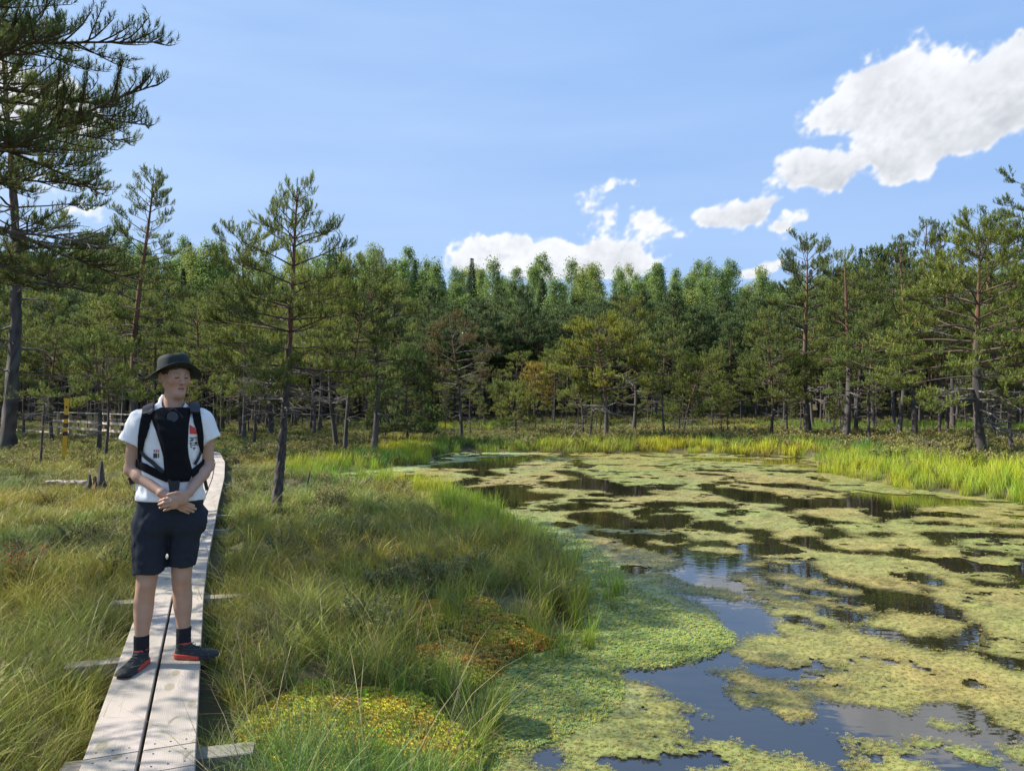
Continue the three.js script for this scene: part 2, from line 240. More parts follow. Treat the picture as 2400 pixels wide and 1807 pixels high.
{
  // the ground: one sheet of rings round the camera, fine in front of it
  const mb = new MB(), rings = []; let r = 0.4; while (r < 420) { rings.push(r); r *= 1.028; }
  const angs = []; for (let a = -180; a < 180;) { angs.push(a); a += Math.abs(a) < 46 ? 0.45 : 3; }
  const peat = [0.05, 0.042, 0.02], moss = [0.085, 0.09, 0.025], brown = [0.10, 0.075, 0.035];
  for (const q of rings) for (const a of angs) {
    const x = Math.sin(a * D2R) * q, z = -Math.cos(a * D2R) * q, n = fbm2(x * 0.9, z * 0.9, 4), m = fbm2(x * 4, z * 4 + 7, 3), t = clamp(0.5 + n * 1.2), u = clamp(0.4 + m);
    mb.v(x, groundY(x, z), z, [0, 1, 2].map((i) => mix(mix(peat[i], moss[i], t), brown[i], u * 0.6)));
  }
  const N = angs.length; for (let i = 1; i < rings.length; i++) for (let k = 0; k < N; k++) { const k2 = (k + 1) % N; mb.quad((i - 1) * N + k, i * N + k, i * N + k2, (i - 1) * N + k2); }
  tag(obj('bog_ground', mb.geo(true), std(0xffffff, 1, { vertexColors: true })), 'mossy brown bog ground around the pond', 'ground', null, 'structure');
}
{
  const waterMat = phys(lin(0.012, 0.010, 0.006), 0.025, { ior: 2.2 });
  const T = 512, px = new Uint8Array(T * T * 4);
  for (let j = 0; j < T; j++) for (let i = 0; i < T; i++) { const a = i / T * 6.28318, b = j / T * 6.28318, h = 127 + 55 * noise3(4 * Math.cos(a) + 20, 4 * Math.sin(a), 5 * Math.cos(b) + 3 * Math.sin(b)) + 40 * noise3(9 * Math.cos(b), 9 * Math.sin(b), 7 * Math.cos(a)); px.set([h, h, h, 255], (j * T + i) * 4); }
  const bt = new THREE.DataTexture(px, T, T); bt.wrapS = bt.wrapT = THREE.RepeatWrapping; bt.magFilter = THREE.LinearFilter; bt.needsUpdate = true; bt.repeat.set(1 / 2.6, 1 / 1.7);
  waterMat.bumpMap = bt; waterMat.bumpScale = 0.0007;
  const sheet = (poly, grow, name, label) => {
    const s = new THREE.Shape(); const c = poly.p.reduce((a, p) => [a[0] + p[0] / poly.p.length, a[1] + p[1] / poly.p.length], [0, 0]);
    const b = poly.b; s.moveTo(b[0] - grow, b[1] - grow); s.lineTo(b[2] + grow, b[1] - grow); s.lineTo(b[2] + grow, b[3] + grow); s.lineTo(b[0] - grow, b[3] + grow);
    const g = new THREE.ShapeGeometry(s); g.rotateX(Math.PI / 2); g.index.array.reverse(); g.computeVertexNormals();
    return tag(obj(name, g, waterMat), label, 'water', null, 'structure');
  };
  sheet(pond, 0.4, 'pond_water', 'dark still water of the near pond, mirroring trees and sky');
  sheet(farPond, 0.4, 'far_pond_water', 'narrow strip of dark water of the far pond behind the sedge');
}
// ---------------------------------------------------------------- floating plants on the pond
const leafMat = (rough = 0.75, tr = 0.35, more = {}) => phys(0xffffff, rough, { vertexColors: true, transmission: tr, thickness: 0, specularIntensity: 0.35, ...more });
function matAt(x, z) {                                               // 0 open water .. 1 closed mat
  const s = shoreSD(x, z); if (s > 0.25) return 0;
  const d = Math.hypot(x, z);
  let op = 1e9; for (const p of open) if (p.near(x, z, 0.5)) op = Math.min(op, p.sd(x, z));
  if (op < 0.3) for (const p of islands) if (p.near(x, z, 0.3)) op = Math.max(op, -p.sd(x, z));
  const ns = 1 / (0.22 + d * 0.012);
  const n = fbm2(x * ns * 1.6, z * ns * 1.6, 4) * (0.10 + 0.012 * d) + fbm2(x * 9, z * 9, 2) * 0.035;
  let f = op + n * 0.8;
  matAt.f = f; if (f < 0) return 0;
  const green = greenZone.near(x, z, 0) && greenZone.sd(x, z) < 0;
  let cov = 1;
  if (!green) {
    const far = sstep(6.5, 10, d), g = Math.abs(noise2(x * 0.75 + 3, z * 0.62 + 11)) + 0.35 * noise2(x * 2.3, z * 2.3);
    if (far > 0 && g < 0.035 * far) return 0;
    const g2 = Math.abs(noise2(x * 1.9 - 8, z * 1.4 + 2)) + 0.2 * noise2(x * 6, z * 6); if (far > 0 && g2 < 0.02 * far) cov = 0.35;
    const hole = fbm2(x * 2.6 + 30, z * 2.6, 4) + 0.5 * fbm2(x * 11, z * 11, 2); if (hole < -0.45 + 0.04 * far) return 0; if (hole < -0.33) cov = 0.4;
    cov = Math.min(cov, 0.55 + 0.6 * sstep(0, 0.16, f) + 0.35 * fbm2(x * 2.2, z * 2.2 + 5, 3));
    if (sparseZone.near(x, z, 0) && sparseZone.sd(x, z) < 0) cov = Math.min(cov, 0.36 + 0.5 * fbm2(x * 3, z * 3, 3));
    if (sparse2.near(x, z, 0) && sparse2.sd(x, z) < 0) cov = Math.min(cov, 0.62 + 0.8 * fbm2(x * 3, z * 3, 3));
  }
  return clamp(cov, 0.02, 1);
}
{
  const mb = new MB(), R = rng(5), RS = 0.0062, AS = 0.0046, A0 = -0.5, A1 = 1.0, NA = Math.floor((A1 - A0) / AS), NR = Math.floor(Math.log(29 / 2.6) / RS), idx = new Map(), A = [], spots = { g: [], b: [] };
  const ochre = [0.29, 0.23, 0.066], olive = [0.22, 0.25, 0.062], wetg = [0.20, 0.25, 0.07], teal = [0.25, 0.30, 0.13];
  let al = 1;
  const corner = (i, k) => {
    const key = i * 4096 + k; let v = idx.get(key); if (v !== undefined) return v;
    const q = 2.6 * Math.exp((i + (hash3(i, k, 1) - 0.5) * 0.75) * RS), a = A0 + (k + (hash3(i, k, 2) - 0.5) * 0.75) * AS, x = Math.sin(a) * q, z = -Math.cos(a) * q;
    const g = greenZone.near(x, z, 0.4) ? clamp(0.5 - greenZone.sd(x, z) * 4 + 0.6 * noise2(x * 5, z * 5)) : 0, il = inletZone.near(x, z, 1) ? clamp(0.5 - inletZone.sd(x, z) * 1.4 + 0.4 * noise2(x * 2, z * 2)) : 0;
    const t = clamp(0.5 + fbm2(x * 0.8, z * 0.8, 4) * 1.3), w = 0.62 + 0.55 * hash3(i, k, 3) + 0.35 * fbm2(x * 4, z * 7, 3), gg = clamp(0.5 + fbm2(x * 1.7 + 4, z * 1.7, 3) * 1.4);
    const c = [0, 1, 2].map((j) => { let b = mix(ochre[j], olive[j], t); b = mix(b, mix(mix(wetg[j], teal[j], gg), [0.37, 0.43, 0.20][j], 0.85 * sstep(5.5, 9, q)), g); b = mix(b, teal[j] * 1.35, il); return b * w; });
    matAt.f = 0.3; const cv = matAt(x, z), ed = sstep(-0.02, 0.22, matAt.f), ew = 0.10 + 0.006 * q; A.push(clamp(Math.min(g > 0.5 ? 0.9 : 0.25 + 1.1 * cv, 0.12 + sstep(-0.01, ew, matAt.f)) * (0.8 + 0.4 * hash3(i, k, 6)), 0, 1));
    v = mb.v(x, 0.0025 + ed * (0.006 * (0.5 + 0.5 * noise2(x * 14, z * 14)) + 0.003 * (1 + q * 0.05) * hash3(i, k, 4)), z, c); idx.set(key, v); return v;
  };
  for (let i = 0; i < NR; i++) for (let k = 0; k < NA; k++) {
    const q = 2.6 * Math.exp((i + 0.5) * RS), a = A0 + (k + 0.5) * AS, x = Math.sin(a) * q, z = -Math.cos(a) * q;
    if (shoreSD(x, z) > 0.25) continue;
    const c = matAt(x, z); if (c <= 0) continue;
    al = c; mb.quad(corner(i, k), corner(i + 1, k), corner(i + 1, k + 1), corner(i, k + 1));
    const cell = (q * RS) * (q * AS), green = greenZone.near(x, z, 0) && greenZone.sd(x, z) < 0;
    let lam = (green ? 5600 : 2000) * Math.pow(3.8 / Math.max(q, 3.8), 1.5) * cell * (c > 0.5 ? 1 : 1.3); if (a > 0.78 || a < -0.4) lam *= 0.3;
    for (let m = lam; m > 0; m -= 1) if (R() < m) spots[green ? 'g' : 'b'].push([x + (R() - 0.5) * q * AS * 1.6, z + (R() - 0.5) * q * RS * 1.6, q]);
  }
  const mg = mb.geo(true), c4 = new Float32Array(A.length * 4); A.forEach((a, i) => c4.set([mb.c[i * 3], mb.c[i * 3 + 1], mb.c[i * 3 + 2], a], i * 4)); mg.setAttribute('color', new THREE.BufferAttribute(c4, 4));
  tag(obj('pond_plant_mat', mg, std(0xffffff, 0.5, { vertexColors: true, transparent: true })), 'yellow brown and green mat of floating plants covering much of the pond', 'floating plants', null, 'stuff');
  const star = (n, up, w, droop) => { const s = new MB(); for (let i = 0; i < n; i++) { const a = i / n * 6.283 + (i % 2) * 0.2, ca = Math.cos(a), sa = Math.sin(a), t = 0.75 + 0.5 * hash3(i, n, 5), k = s.n, c = [1, 1, 1], e = [0.8, 0.85, 0.7]; s.v(0, up * 0.4, 0, e); s.v(ca * 0.55 * t - sa * w, up, sa * 0.55 * t + ca * w, c); s.v(ca * 0.55 * t + sa * w, up, sa * 0.55 * t - ca * w, c); s.v(ca * t, up - droop, sa * t, c); s.tri(k, k + 1, k + 2); s.tri(k + 1, k + 3, k + 2); } return s.geo(); };
  const put = (name, geo, list, label, color, size) => {
    const im = new THREE.InstancedMesh(geo, leafMat(0.5, 0.3), list.length), m = new THREE.Matrix4(), e = new THREE.Euler(), qn = new THREE.Quaternion(), col = new THREE.Color();
    list.forEach(([x, z, q], i) => { const s = size * (0.55 + 0.8 * R()) * (1 + Math.max(0, q - 5) * 0.025); e.set((R() - 0.5) * 0.9, R() * 6.28, (R() - 0.5) * 0.9); m.compose(new THREE.Vector3(x, 0.006 + 0.008 * R(), z), qn.setFromEuler(e), new THREE.Vector3(s, s, s)); im.setMatrixAt(i, m); im.setColorAt(i, color(x, z, col)); });
    im.name = name; im.castShadow = im.receiveShadow = true; scene.add(im); return tag(im, label, 'floating plants', null, 'stuff');
  };
  put('pond_star_moss', star(7, 0.55, 0.24, 0.3), spots.g, 'green star shaped moss tips crowded on the shore side of the pond', (x, z, c) => { const t = clamp(0.5 + fbm2(x * 2, z * 2, 3)), r = R(); return r < 0.1 ? c.setRGB(0.40, 0.34, 0.10) : r < 0.55 ? c.setRGB(0.36 + 0.1 * t, 0.42, 0.08) : c.setRGB(0.22, 0.33, 0.08 + 0.03 * t); }, 0.0125);
  put('pond_leaf_rosette', star(6, 0.35, 0.16, 0.25), spots.b, 'small tan and yellow leaf rosettes strewn over the pond plants', (x, z, c) => { const t = clamp(0.5 + fbm2(x * 1.2 + 3, z * 1.2, 3) * 1.2), r = R(); return r < 0.3 ? c.setRGB(0.36, 0.28, 0.10) : r < 0.7 ? c.setRGB(0.30, 0.28 + 0.04 * t, 0.075) : c.setRGB(0.24, 0.27, 0.07); }, 0.013);
  console.log('mat tris', mb.ix.length / 3, 'stars', spots.g.length, spots.b.length);
}

// ---------------------------------------------------------------- bog grass, sedge, dwarf shrubs and moss, scattered tufts
const mossOrange = new Poly(PX([940, 1440, 1080, 1400, 1230, 1420, 1270, 1480, 1190, 1545, 1090, 1570, 1000, 1540], 0.2)), mossYellow = new Poly(PX([640, 1640, 720, 1580, 900, 1640, 1080, 1630, 1120, 1760, 1080, 1830, 700, 1830, 620, 1740], 0.2));
{
  // a tuft of arching blades: n blades of length l, width w; spread is how far they lean, base the width of the foot
  const tuft = (seed, n, l0, l1, w, spread, base, root, tip, dry = 0.12, lean = 0) => {
    const R = rng(seed), mb = new MB();
    for (let i = 0; i < n; i++) {
      const az = R() * 6.283, ca = Math.cos(az), sa = Math.sin(az), L = mix(l0, l1, R()), bend = spread * (0.3 + R()), ww = w * (0.7 + 0.6 * R()), fx = (R() - 0.5) * base * 2, fz = (R() - 0.5) * base * 2, isDry = R() < dry, tw = R() * 3.14, tx = Math.cos(tw), tz = Math.sin(tw), kink = R() < 0.12 ? 0.5 : 0;
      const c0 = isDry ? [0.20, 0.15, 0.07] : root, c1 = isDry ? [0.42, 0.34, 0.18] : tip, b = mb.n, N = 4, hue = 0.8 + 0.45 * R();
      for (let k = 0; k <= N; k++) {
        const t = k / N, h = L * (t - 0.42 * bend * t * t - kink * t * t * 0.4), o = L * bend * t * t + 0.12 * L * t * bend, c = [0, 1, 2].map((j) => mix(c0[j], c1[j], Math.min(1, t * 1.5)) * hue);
        const x = fx + ca * o + lean * L * t * t, z = fz + sa * o, q = ww * (1 - t * t * 0.9) * 0.5;
        if (k < N) { mb.v(x - tx * q, h, z - tz * q, c); mb.v(x + tx * q, h, z + tz * q, c); if (k) mb.quad(b + k * 2 - 2, b + k * 2 - 1, b + k * 2 + 1, b + k * 2); } else { const v = mb.v(x, h, z, c); mb.tri(b + k * 2 - 2, b + k * 2 - 1, v); }
      }
    }
    return mb.geo();
  };
  // a dwarf shrub: leaning stems with narrow leaves
  const shrub = (seed, stems, h, leaf, leaves, cs, wood = [0.09, 0.06, 0.04]) => {
    const R = rng(seed), mb = new MB();
    for (let s = 0; s < stems; s++) {
      const az = R() * 6.283, out = (0.2 + 0.6 * R()) * h, L = h * (0.6 + 0.5 * R()), pts = []; for (let k = 0; k <= 3; k++) { const t = k / 3; pts.push([Math.cos(az) * out * t + (R() - 0.5) * 0.03, L * t * (1.1 - 0.1 * t), Math.sin(az) * out * t + (R() - 0.5) * 0.03, 0.004 * (1.2 - t)]); }
      mb.tube(pts, 3, () => wood);
      for (let i = 0; i < leaves; i++) {
        const t = 0.25 + 0.75 * Math.sqrt(R()), u = t * 3, k = Math.min(2, Math.floor(u)), f = u - k, x = mix(pts[k][0], pts[k + 1][0], f), y = mix(pts[k][1], pts[k + 1][1], f), z = mix(pts[k][2], pts[k + 1][2], f);
        const a = R() * 6.283, e = R() * 1.2 - 0.2, l = leaf * (0.6 + 0.8 * R()), dx = Math.cos(a) * Math.cos(e) * l, dy = Math.sin(e) * l, dz = Math.sin(a) * Math.cos(e) * l, c = cs[Math.floor(R() * cs.length)], b = mb.n, px = -Math.sin(a) * l * 0.2, pz = Math.cos(a) * l * 0.2, sh = 0.75 + 0.5 * R(), cc = c.map((q) => q * sh);
        mb.v(x, y, z, cc); mb.v(x + dx * 0.55 + px, y + dy * 0.6, z + dz * 0.55 + pz, cc); mb.v(x + dx, y + dy, z + dz, cc); mb.v(x + dx * 0.55 - px, y + dy * 0.6, z + dz * 0.55 - pz, cc); mb.quad(b, b + 1, b + 2, b + 3);
      }
    }
    return mb.geo();
  };
  const mossClump = (seed) => {
    const R = rng(seed), mb = new MB();
    for (let i = 0; i < 64; i++) {
      const a = R() * 6.283, q = Math.sqrt(R()) * 0.10, x = Math.cos(a) * q, z = Math.sin(a) * q, y = 0.045 * (1 - (q / 0.1) ** 2) + R() * 0.012, r = 0.0065 + 0.005 * R(), c = 0.75 + 0.45 * R();
      for (let k = 0; k < 6; k++) { const an = k / 6 * 6.283 + R(), b = mb.n, e = [c * 0.7, c * 0.65, c * 0.5], t = [c, c, c]; mb.v(x, y + 0.004, z, t); mb.v(x + Math.cos(an - 0.35) * r * 0.8, y + 0.006, z + Math.sin(an - 0.35) * r * 0.8, t); mb.v(x + Math.cos(an) * r * 1.5, y - 0.006, z + Math.sin(an) * r * 1.5, e); mb.v(x + Math.cos(an + 0.35) * r * 0.8, y + 0.006, z + Math.sin(an + 0.35) * r * 0.8, t); mb.quad(b, b + 1, b + 2, b + 3); }
    }
    return mb.geo();
  };
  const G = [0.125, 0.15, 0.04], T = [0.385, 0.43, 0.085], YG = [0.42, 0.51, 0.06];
  const kinds = {
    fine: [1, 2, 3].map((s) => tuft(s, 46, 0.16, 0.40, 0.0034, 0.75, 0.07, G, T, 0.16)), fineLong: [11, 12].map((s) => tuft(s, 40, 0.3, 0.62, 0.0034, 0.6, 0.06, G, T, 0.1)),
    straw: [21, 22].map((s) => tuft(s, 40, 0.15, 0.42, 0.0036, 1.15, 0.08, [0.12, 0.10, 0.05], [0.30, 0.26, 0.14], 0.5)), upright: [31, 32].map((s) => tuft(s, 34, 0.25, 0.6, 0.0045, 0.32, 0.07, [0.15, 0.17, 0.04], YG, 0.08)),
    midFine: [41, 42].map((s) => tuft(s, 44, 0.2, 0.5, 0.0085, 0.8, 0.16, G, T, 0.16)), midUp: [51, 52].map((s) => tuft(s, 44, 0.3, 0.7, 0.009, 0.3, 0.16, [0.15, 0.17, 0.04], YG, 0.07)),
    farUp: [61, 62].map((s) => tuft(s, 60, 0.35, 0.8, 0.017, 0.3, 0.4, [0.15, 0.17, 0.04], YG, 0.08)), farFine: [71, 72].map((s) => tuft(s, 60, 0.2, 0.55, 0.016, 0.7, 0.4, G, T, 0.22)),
    shrub: [81, 82, 83].map((s) => shrub(s, 11, 0.3, 0.028, 48, [[0.20, 0.25, 0.08], [0.25, 0.25, 0.10], [0.30, 0.23, 0.10], [0.17, 0.22, 0.07]])), farShrub: [91, 92].map((s) => shrub(s, 12, 0.4, 0.065, 40, [[0.20, 0.25, 0.09], [0.25, 0.25, 0.10], [0.30, 0.23, 0.11], [0.18, 0.23, 0.08]])),
    stalk: [111, 112, 113].map((s) => tuft(s, 4, 0.35, 0.75, 0.0042, 0.7, 0.1, [0.30, 0.26, 0.12], [0.55, 0.48, 0.28], 0.7)),
    moss: [101, 102].map((s) => mossClump(s)),
  };
  const put = {}; for (const k in kinds) put[k] = kinds[k].map(() => []);
  const R = rng(77), add = (k, x, z, s, c, y = 0) => { const l = put[k]; l[Math.floor(R() * l.length)].push([x, groundY(x, z) - 0.015 + y, z, s, c]); };
  const person = [-2.05, -4.43];
  const dens = (d) => 165 * Math.pow(3 / Math.max(d, 3), 1.28);
  // bands in depth, random places in each
  for (let b = 0; b < 60; b++) {
    const d0 = 1.2 * Math.exp(b * 0.0685), d1 = d0 * 1.0709, dm = (d0 + d1) / 2, amax = 0.82, area = amax * (d1 * d1 - d0 * d0), n = Math.round(area * dens(dm) * (dm > 62 ? 0.35 : 1)); if (d0 > 66) break;
    for (let i = 0; i < n; i++) {
      const d = mix(d0, d1, R()), a = (R() * 2 - 1) * amax, x = Math.sin(a) * d, z = -Math.cos(a) * d, s = shoreSD(x, z);
      if (s < -0.08) { if (s > -0.35 && d > 5 && R() < 0.10) add(d > 12 ? 'midUp' : 'upright', x, z, 0.6 + 0.3 * R(), [0.9, 1.1, 0.8], -groundY(x, z) - 0.02); continue; }
      const wd = walkDist(x, z); if (wd < (d > 9 ? 0.36 : 0.27)) continue;
      const patch = fbm2(x * 0.7 + 4, z * 0.7, 3), p2 = fbm2(x * 1.9, z * 1.9 + 8, 3), hue = fbm2(x * 0.5 + 20, z * 0.5, 3);
      const tint = [clamp(0.95 + hue * 0.9 + 0.25 * (R() - 0.5), 0.5, 1.7), clamp(0.98 + hue * 0.35 + 0.2 * (R() - 0.5), 0.6, 1.4), clamp(0.95 + 0.4 * (R() - 0.5), 0.5, 1.5)];
      let sc = (0.75 + 0.5 * R()) * (wd < 0.5 ? 0.8 : 1);
      const mo = mossOrange.near(x, z, 0) && mossOrange.sd(x, z) < 0.25 * noise2(x * 4, z * 4) - 0.02, my = mossYellow.near(x, z, 0) && mossYellow.sd(x, z) < 0.3 * noise2(x * 3, z * 3 + 5) - 0.02;
      if (d < 9.5) {
        if ((mo || my) && R() < (fbm2(x * 2.5, z * 2.5 + 3, 3) > -0.12 ? 0.74 : 0.25)) continue;
        if (patch < -0.16 && R() < 0.4) continue;
        const shoreUp = s < 0.7 && R() < 0.75 - s;
        if (shoreUp) add('upright', x, z, sc * 0.68, tint);
        else if (p2 > 0.3 && R() < 0.55) add('straw', x, z, sc, [0.9, 0.95, 0.9]);
        else if (p2 < -0.34 && R() < 0.4) add('shrub', x, z, sc * 0.9, [1, 1, 1]);
        else add(R() < 0.24 && x > -1 ? 'fineLong' : 'fine', x, z, sc * (x < -2.2 ? 1.15 : 1), tint);
      } else if (d < 21) {
        const up = s < 1.0 && R() < 0.85;
        if (up) add('midUp', x, z, sc * (x > 5 ? 0.66 : 0.6), [tint[0] * 1.05, tint[1] * 1.1, tint[2]]);
        else if (patch + p2 * 0.6 > 0.08 && R() < 0.5) add('shrub', x, z, sc * (x < 0 ? 0.85 : 1.1), [1.1, 1, 0.95]);
        else add(x > 6 && s < 4 ? 'midUp' : 'midFine', x, z, sc * (x < 0 ? 0.7 : 0.85), x > 6 ? [1.2, 1.15, 0.8] : tint);
      } else {
        const band = x > 2 ? 2.4 : 1.8;
        if (s < band && d < 50 && R() < 0.92 - s * 0.12) add('farUp', x, z, sc * 0.6, [tint[0] * (0.72 + 0.5 * clamp(0.5 + hue * 2)), tint[1] * (0.78 + 0.4 * clamp(0.5 + hue * 2)), tint[2] * 0.9]);
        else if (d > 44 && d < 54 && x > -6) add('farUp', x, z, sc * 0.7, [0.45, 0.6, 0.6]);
        else if (R() < 0.5) add('farShrub', x, z, sc * (x < 0 ? 0.6 : 0.9), [1.15, 1.0, 0.95]);
        else add('farFine', x, z, sc * (x < 0 ? 0.65 : 0.9), tint);
      }
    }
  }
  // the bright sedge of the tongue of shore on the right, and moss cushions
  for (let i = 0; i < 1800; i++) { const x = 7.5 + 15 * R(), z = -11 - 12 * R(), s = shoreSD(x, z); if (s < -0.25 || s > 3.2 || R() < (s - 1) * 0.35) continue; add('midUp', x, z, (s < 0 ? 0.5 : 0.66) * (0.8 + 0.4 * R()), [1.25 + 0.2 * R(), 1.22, 0.75], s < 0 ? -groundY(x, z) - 0.03 : 0); }
  for (const [poly, c0, n] of [[mossOrange, [0.74, 0.46, 0.11], 1300], [mossYellow, [0.70, 0.62, 0.08], 1900]]) for (let i = 0; i < n; i++) {
    const x = mix(poly.b[0], poly.b[2], R()), z = mix(poly.b[1], poly.b[3], R()); if (poly.sd(x, z) > 0.3 * noise2(x * 3, z * 3 + 5) || fbm2(x * 2.5, z * 2.5 + 3, 3) < -0.12 || shoreSD(x, z) < -0.05) continue;
    const t = clamp(0.5 + fbm2(x * 4, z * 4, 2) * 1.5 + 0.3 * (R() - 0.5)); add('moss', x, z, 0.8 + 0.7 * R(), [mix(c0[0], 0.56, t), mix(c0[1], 0.54, t * 0.8), c0[2]].map((v) => v * (0.7 + 0.4 * R())), 0.03 + 0.03 * noise2(x * 5, z * 5));
  }
  for (let i = 0; i < 2600; i++) { const d = 3 + 9 * R(), a = (R() * 2 - 1) * 0.75, x = Math.sin(a) * d, z = -Math.cos(a) * d; if (shoreSD(x, z) < 0.05 || walkDist(x, z) < 0.32 || fbm2(x * 1.1 + 2, z * 1.1, 3) < 0.0) continue; const t = R(); add('moss', x, z, 0.8 + 0.8 * R(), t < 0.4 ? [0.34, 0.24, 0.05] : [0.24, 0.24, 0.05], 0.02); }
  for (let i = 0; i < 420; i++) { const d = 2.6 + 9 * R(), a = (R() * 2 - 1) * 0.72, x = Math.sin(a) * d, z = -Math.cos(a) * d; if (shoreSD(x, z) < 0 || walkDist(x, z) < 0.3) continue; add('stalk', x, z, 0.7 + 0.6 * R(), [1, 1, 1]); }
  // single sprigs of sedge standing in the floating moss
  for (const [px, py, s] of [[1375, 1522, 0.62], [1385, 1524, 0.5], [1382, 1515, 0.55], [1440, 1430, 0.5], [1290, 1560, 0.45], [1470, 1540, 0.3], [1150, 1720, 0.6], [1165, 1700, 0.7], [1140, 1650, 0.7], [1130, 1760, 0.7], [1185, 1660, 0.5]]) { const p = onPlane(px, py, 0); put.upright[0].push([p[0], -0.01, p[2], s, [1, 1.1, 0.8]]); }
  const words = { fine: ['fine_bog_grass', 'fine green bog grass arching in tufts beside the boardwalk'], fineLong: ['long_bog_grass', 'longer fine bog grass bending over between boardwalk and pond'], stalk: ['dry_stalk', 'single long pale stalks bending above the bog grass'], straw: ['dry_grass', 'bleached straw coloured dry grass lying among the green tufts'], upright: ['shore_sedge', 'upright yellow green sedge along the near edge of the pond'], midFine: ['bog_grass', 'mid green grass tufts on the bog behind the person'], midUp: ['bright_sedge', 'bright yellow green sedge along the pond shore'], farUp: ['far_sedge', 'band of tall green sedge on the far shore of the pond'], farFine: ['far_bog_grass', 'low grass between the far pines'], shrub: ['dwarf_shrub', 'brownish green dwarf shrubs growing through the bog grass'], farShrub: ['far_dwarf_shrub', 'brown dwarf shrubs under the far pines'], moss: ['peat_moss', 'orange and yellow cushions of peat moss at the pond edge'] };
  const mats = { grass: leafMat(0.55, 0.42), moss: std(0xffffff, 0.9, { vertexColors: true }), shrub: leafMat(0.7, 0.25) };
  const m = new THREE.Matrix4(), q = new THREE.Quaternion(), e = new THREE.Euler(), col = new THREE.Color(); let total = 0;
  for (const k in put) put[k].forEach((list, v) => {
    if (!list.length) return; total += list.length;
    const im = new THREE.InstancedMesh(kinds[k][v], k === 'moss' ? mats.moss : /hrub/.test(k) ? mats.shrub : mats.grass, list.length);
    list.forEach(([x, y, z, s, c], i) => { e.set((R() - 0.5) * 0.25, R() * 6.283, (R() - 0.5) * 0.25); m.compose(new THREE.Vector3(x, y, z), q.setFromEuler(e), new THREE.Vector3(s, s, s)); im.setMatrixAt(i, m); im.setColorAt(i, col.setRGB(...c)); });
    im.name = numbered(words[k][0]); im.castShadow = im.receiveShadow = true; scene.add(im); tag(im, words[k][1], k === 'moss' ? 'moss' : /hrub/.test(k) ? 'shrubs' : 'grass', words[k][1], 'stuff');
  });
  console.log('tufts', total);
}
// ---------------------------------------------------------------- trees
const BARK = { grey: [0.085, 0.075, 0.068], dark: [0.05, 0.042, 0.038], orange: [0.16, 0.082, 0.045], dead: [0.24, 0.22, 0.20] };
const barkMat = std(0xffffff, 0.95, { vertexColors: true });
const needleMat = leafMat(0.7, 0.55, { specularIntensity: 0.25 }), broadMat = leafMat(0.85, 0.5, { specularIntensity: 0.12 });
function shoot(mb, x, y, z, dx, dy, dz, R, o, c0, c1) {               // one brush of needles along a short twig
  const l = Math.hypot(dx, dy, dz) || 1; dx /= l; dy /= l; dz /= l;
  let ux = dy, uy = -dx, uz = 0; if (Math.abs(dz) > 0.9) { ux = 0; uy = dz; uz = -dy; } const ul = Math.hypot(ux, uy, uz) || 1; ux /= ul; uy /= ul; uz /= ul;
  const vx = dy * uz - dz * uy, vy = dz * ux - dx * uz, vz = dx * uy - dy * ux, sl = o.sl * (0.7 + 0.6 * R());
  for (let i = 0; i < o.nn; i++) {
    const t = (i + R()) / o.nn, a = R() * 6.283, sp = mix(1.0, 0.55, t) * (0.8 + 0.4 * R()), ca = Math.cos(a), sa = Math.sin(a), cs = Math.cos(sp), sn = Math.sin(sp), L = o.nl * (0.75 + 0.5 * R()) * mix(1, 0.8, t), w = o.nw * 0.5;
    const nx = dx * cs + (ux * ca + vx * sa) * sn, ny = dy * cs + (uy * ca + vy * sa) * sn, nz = dz * cs + (uz * ca + vz * sa) * sn;
    const bx = x + dx * sl * t, by = y + dy * sl * t, bz = z + dz * sl * t, tw = R() * 6.283, ax = (-ux * sa + vx * ca), ay = (-uy * sa + vy * ca), az = (-uz * sa + vz * ca);
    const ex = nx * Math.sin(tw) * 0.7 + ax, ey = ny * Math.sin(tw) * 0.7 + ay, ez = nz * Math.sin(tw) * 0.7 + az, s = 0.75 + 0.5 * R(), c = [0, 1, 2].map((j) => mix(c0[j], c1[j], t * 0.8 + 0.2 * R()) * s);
    const k = mb.v(bx - ex * w, by - ey * w, bz - ez * w, c); mb.v(bx + ex * w, by + ey * w, bz + ez * w, c); mb.v(bx + nx * L, by + ny * L, bz + nz * L, c); mb.tri(k, k + 1, k + 2);
  }
}
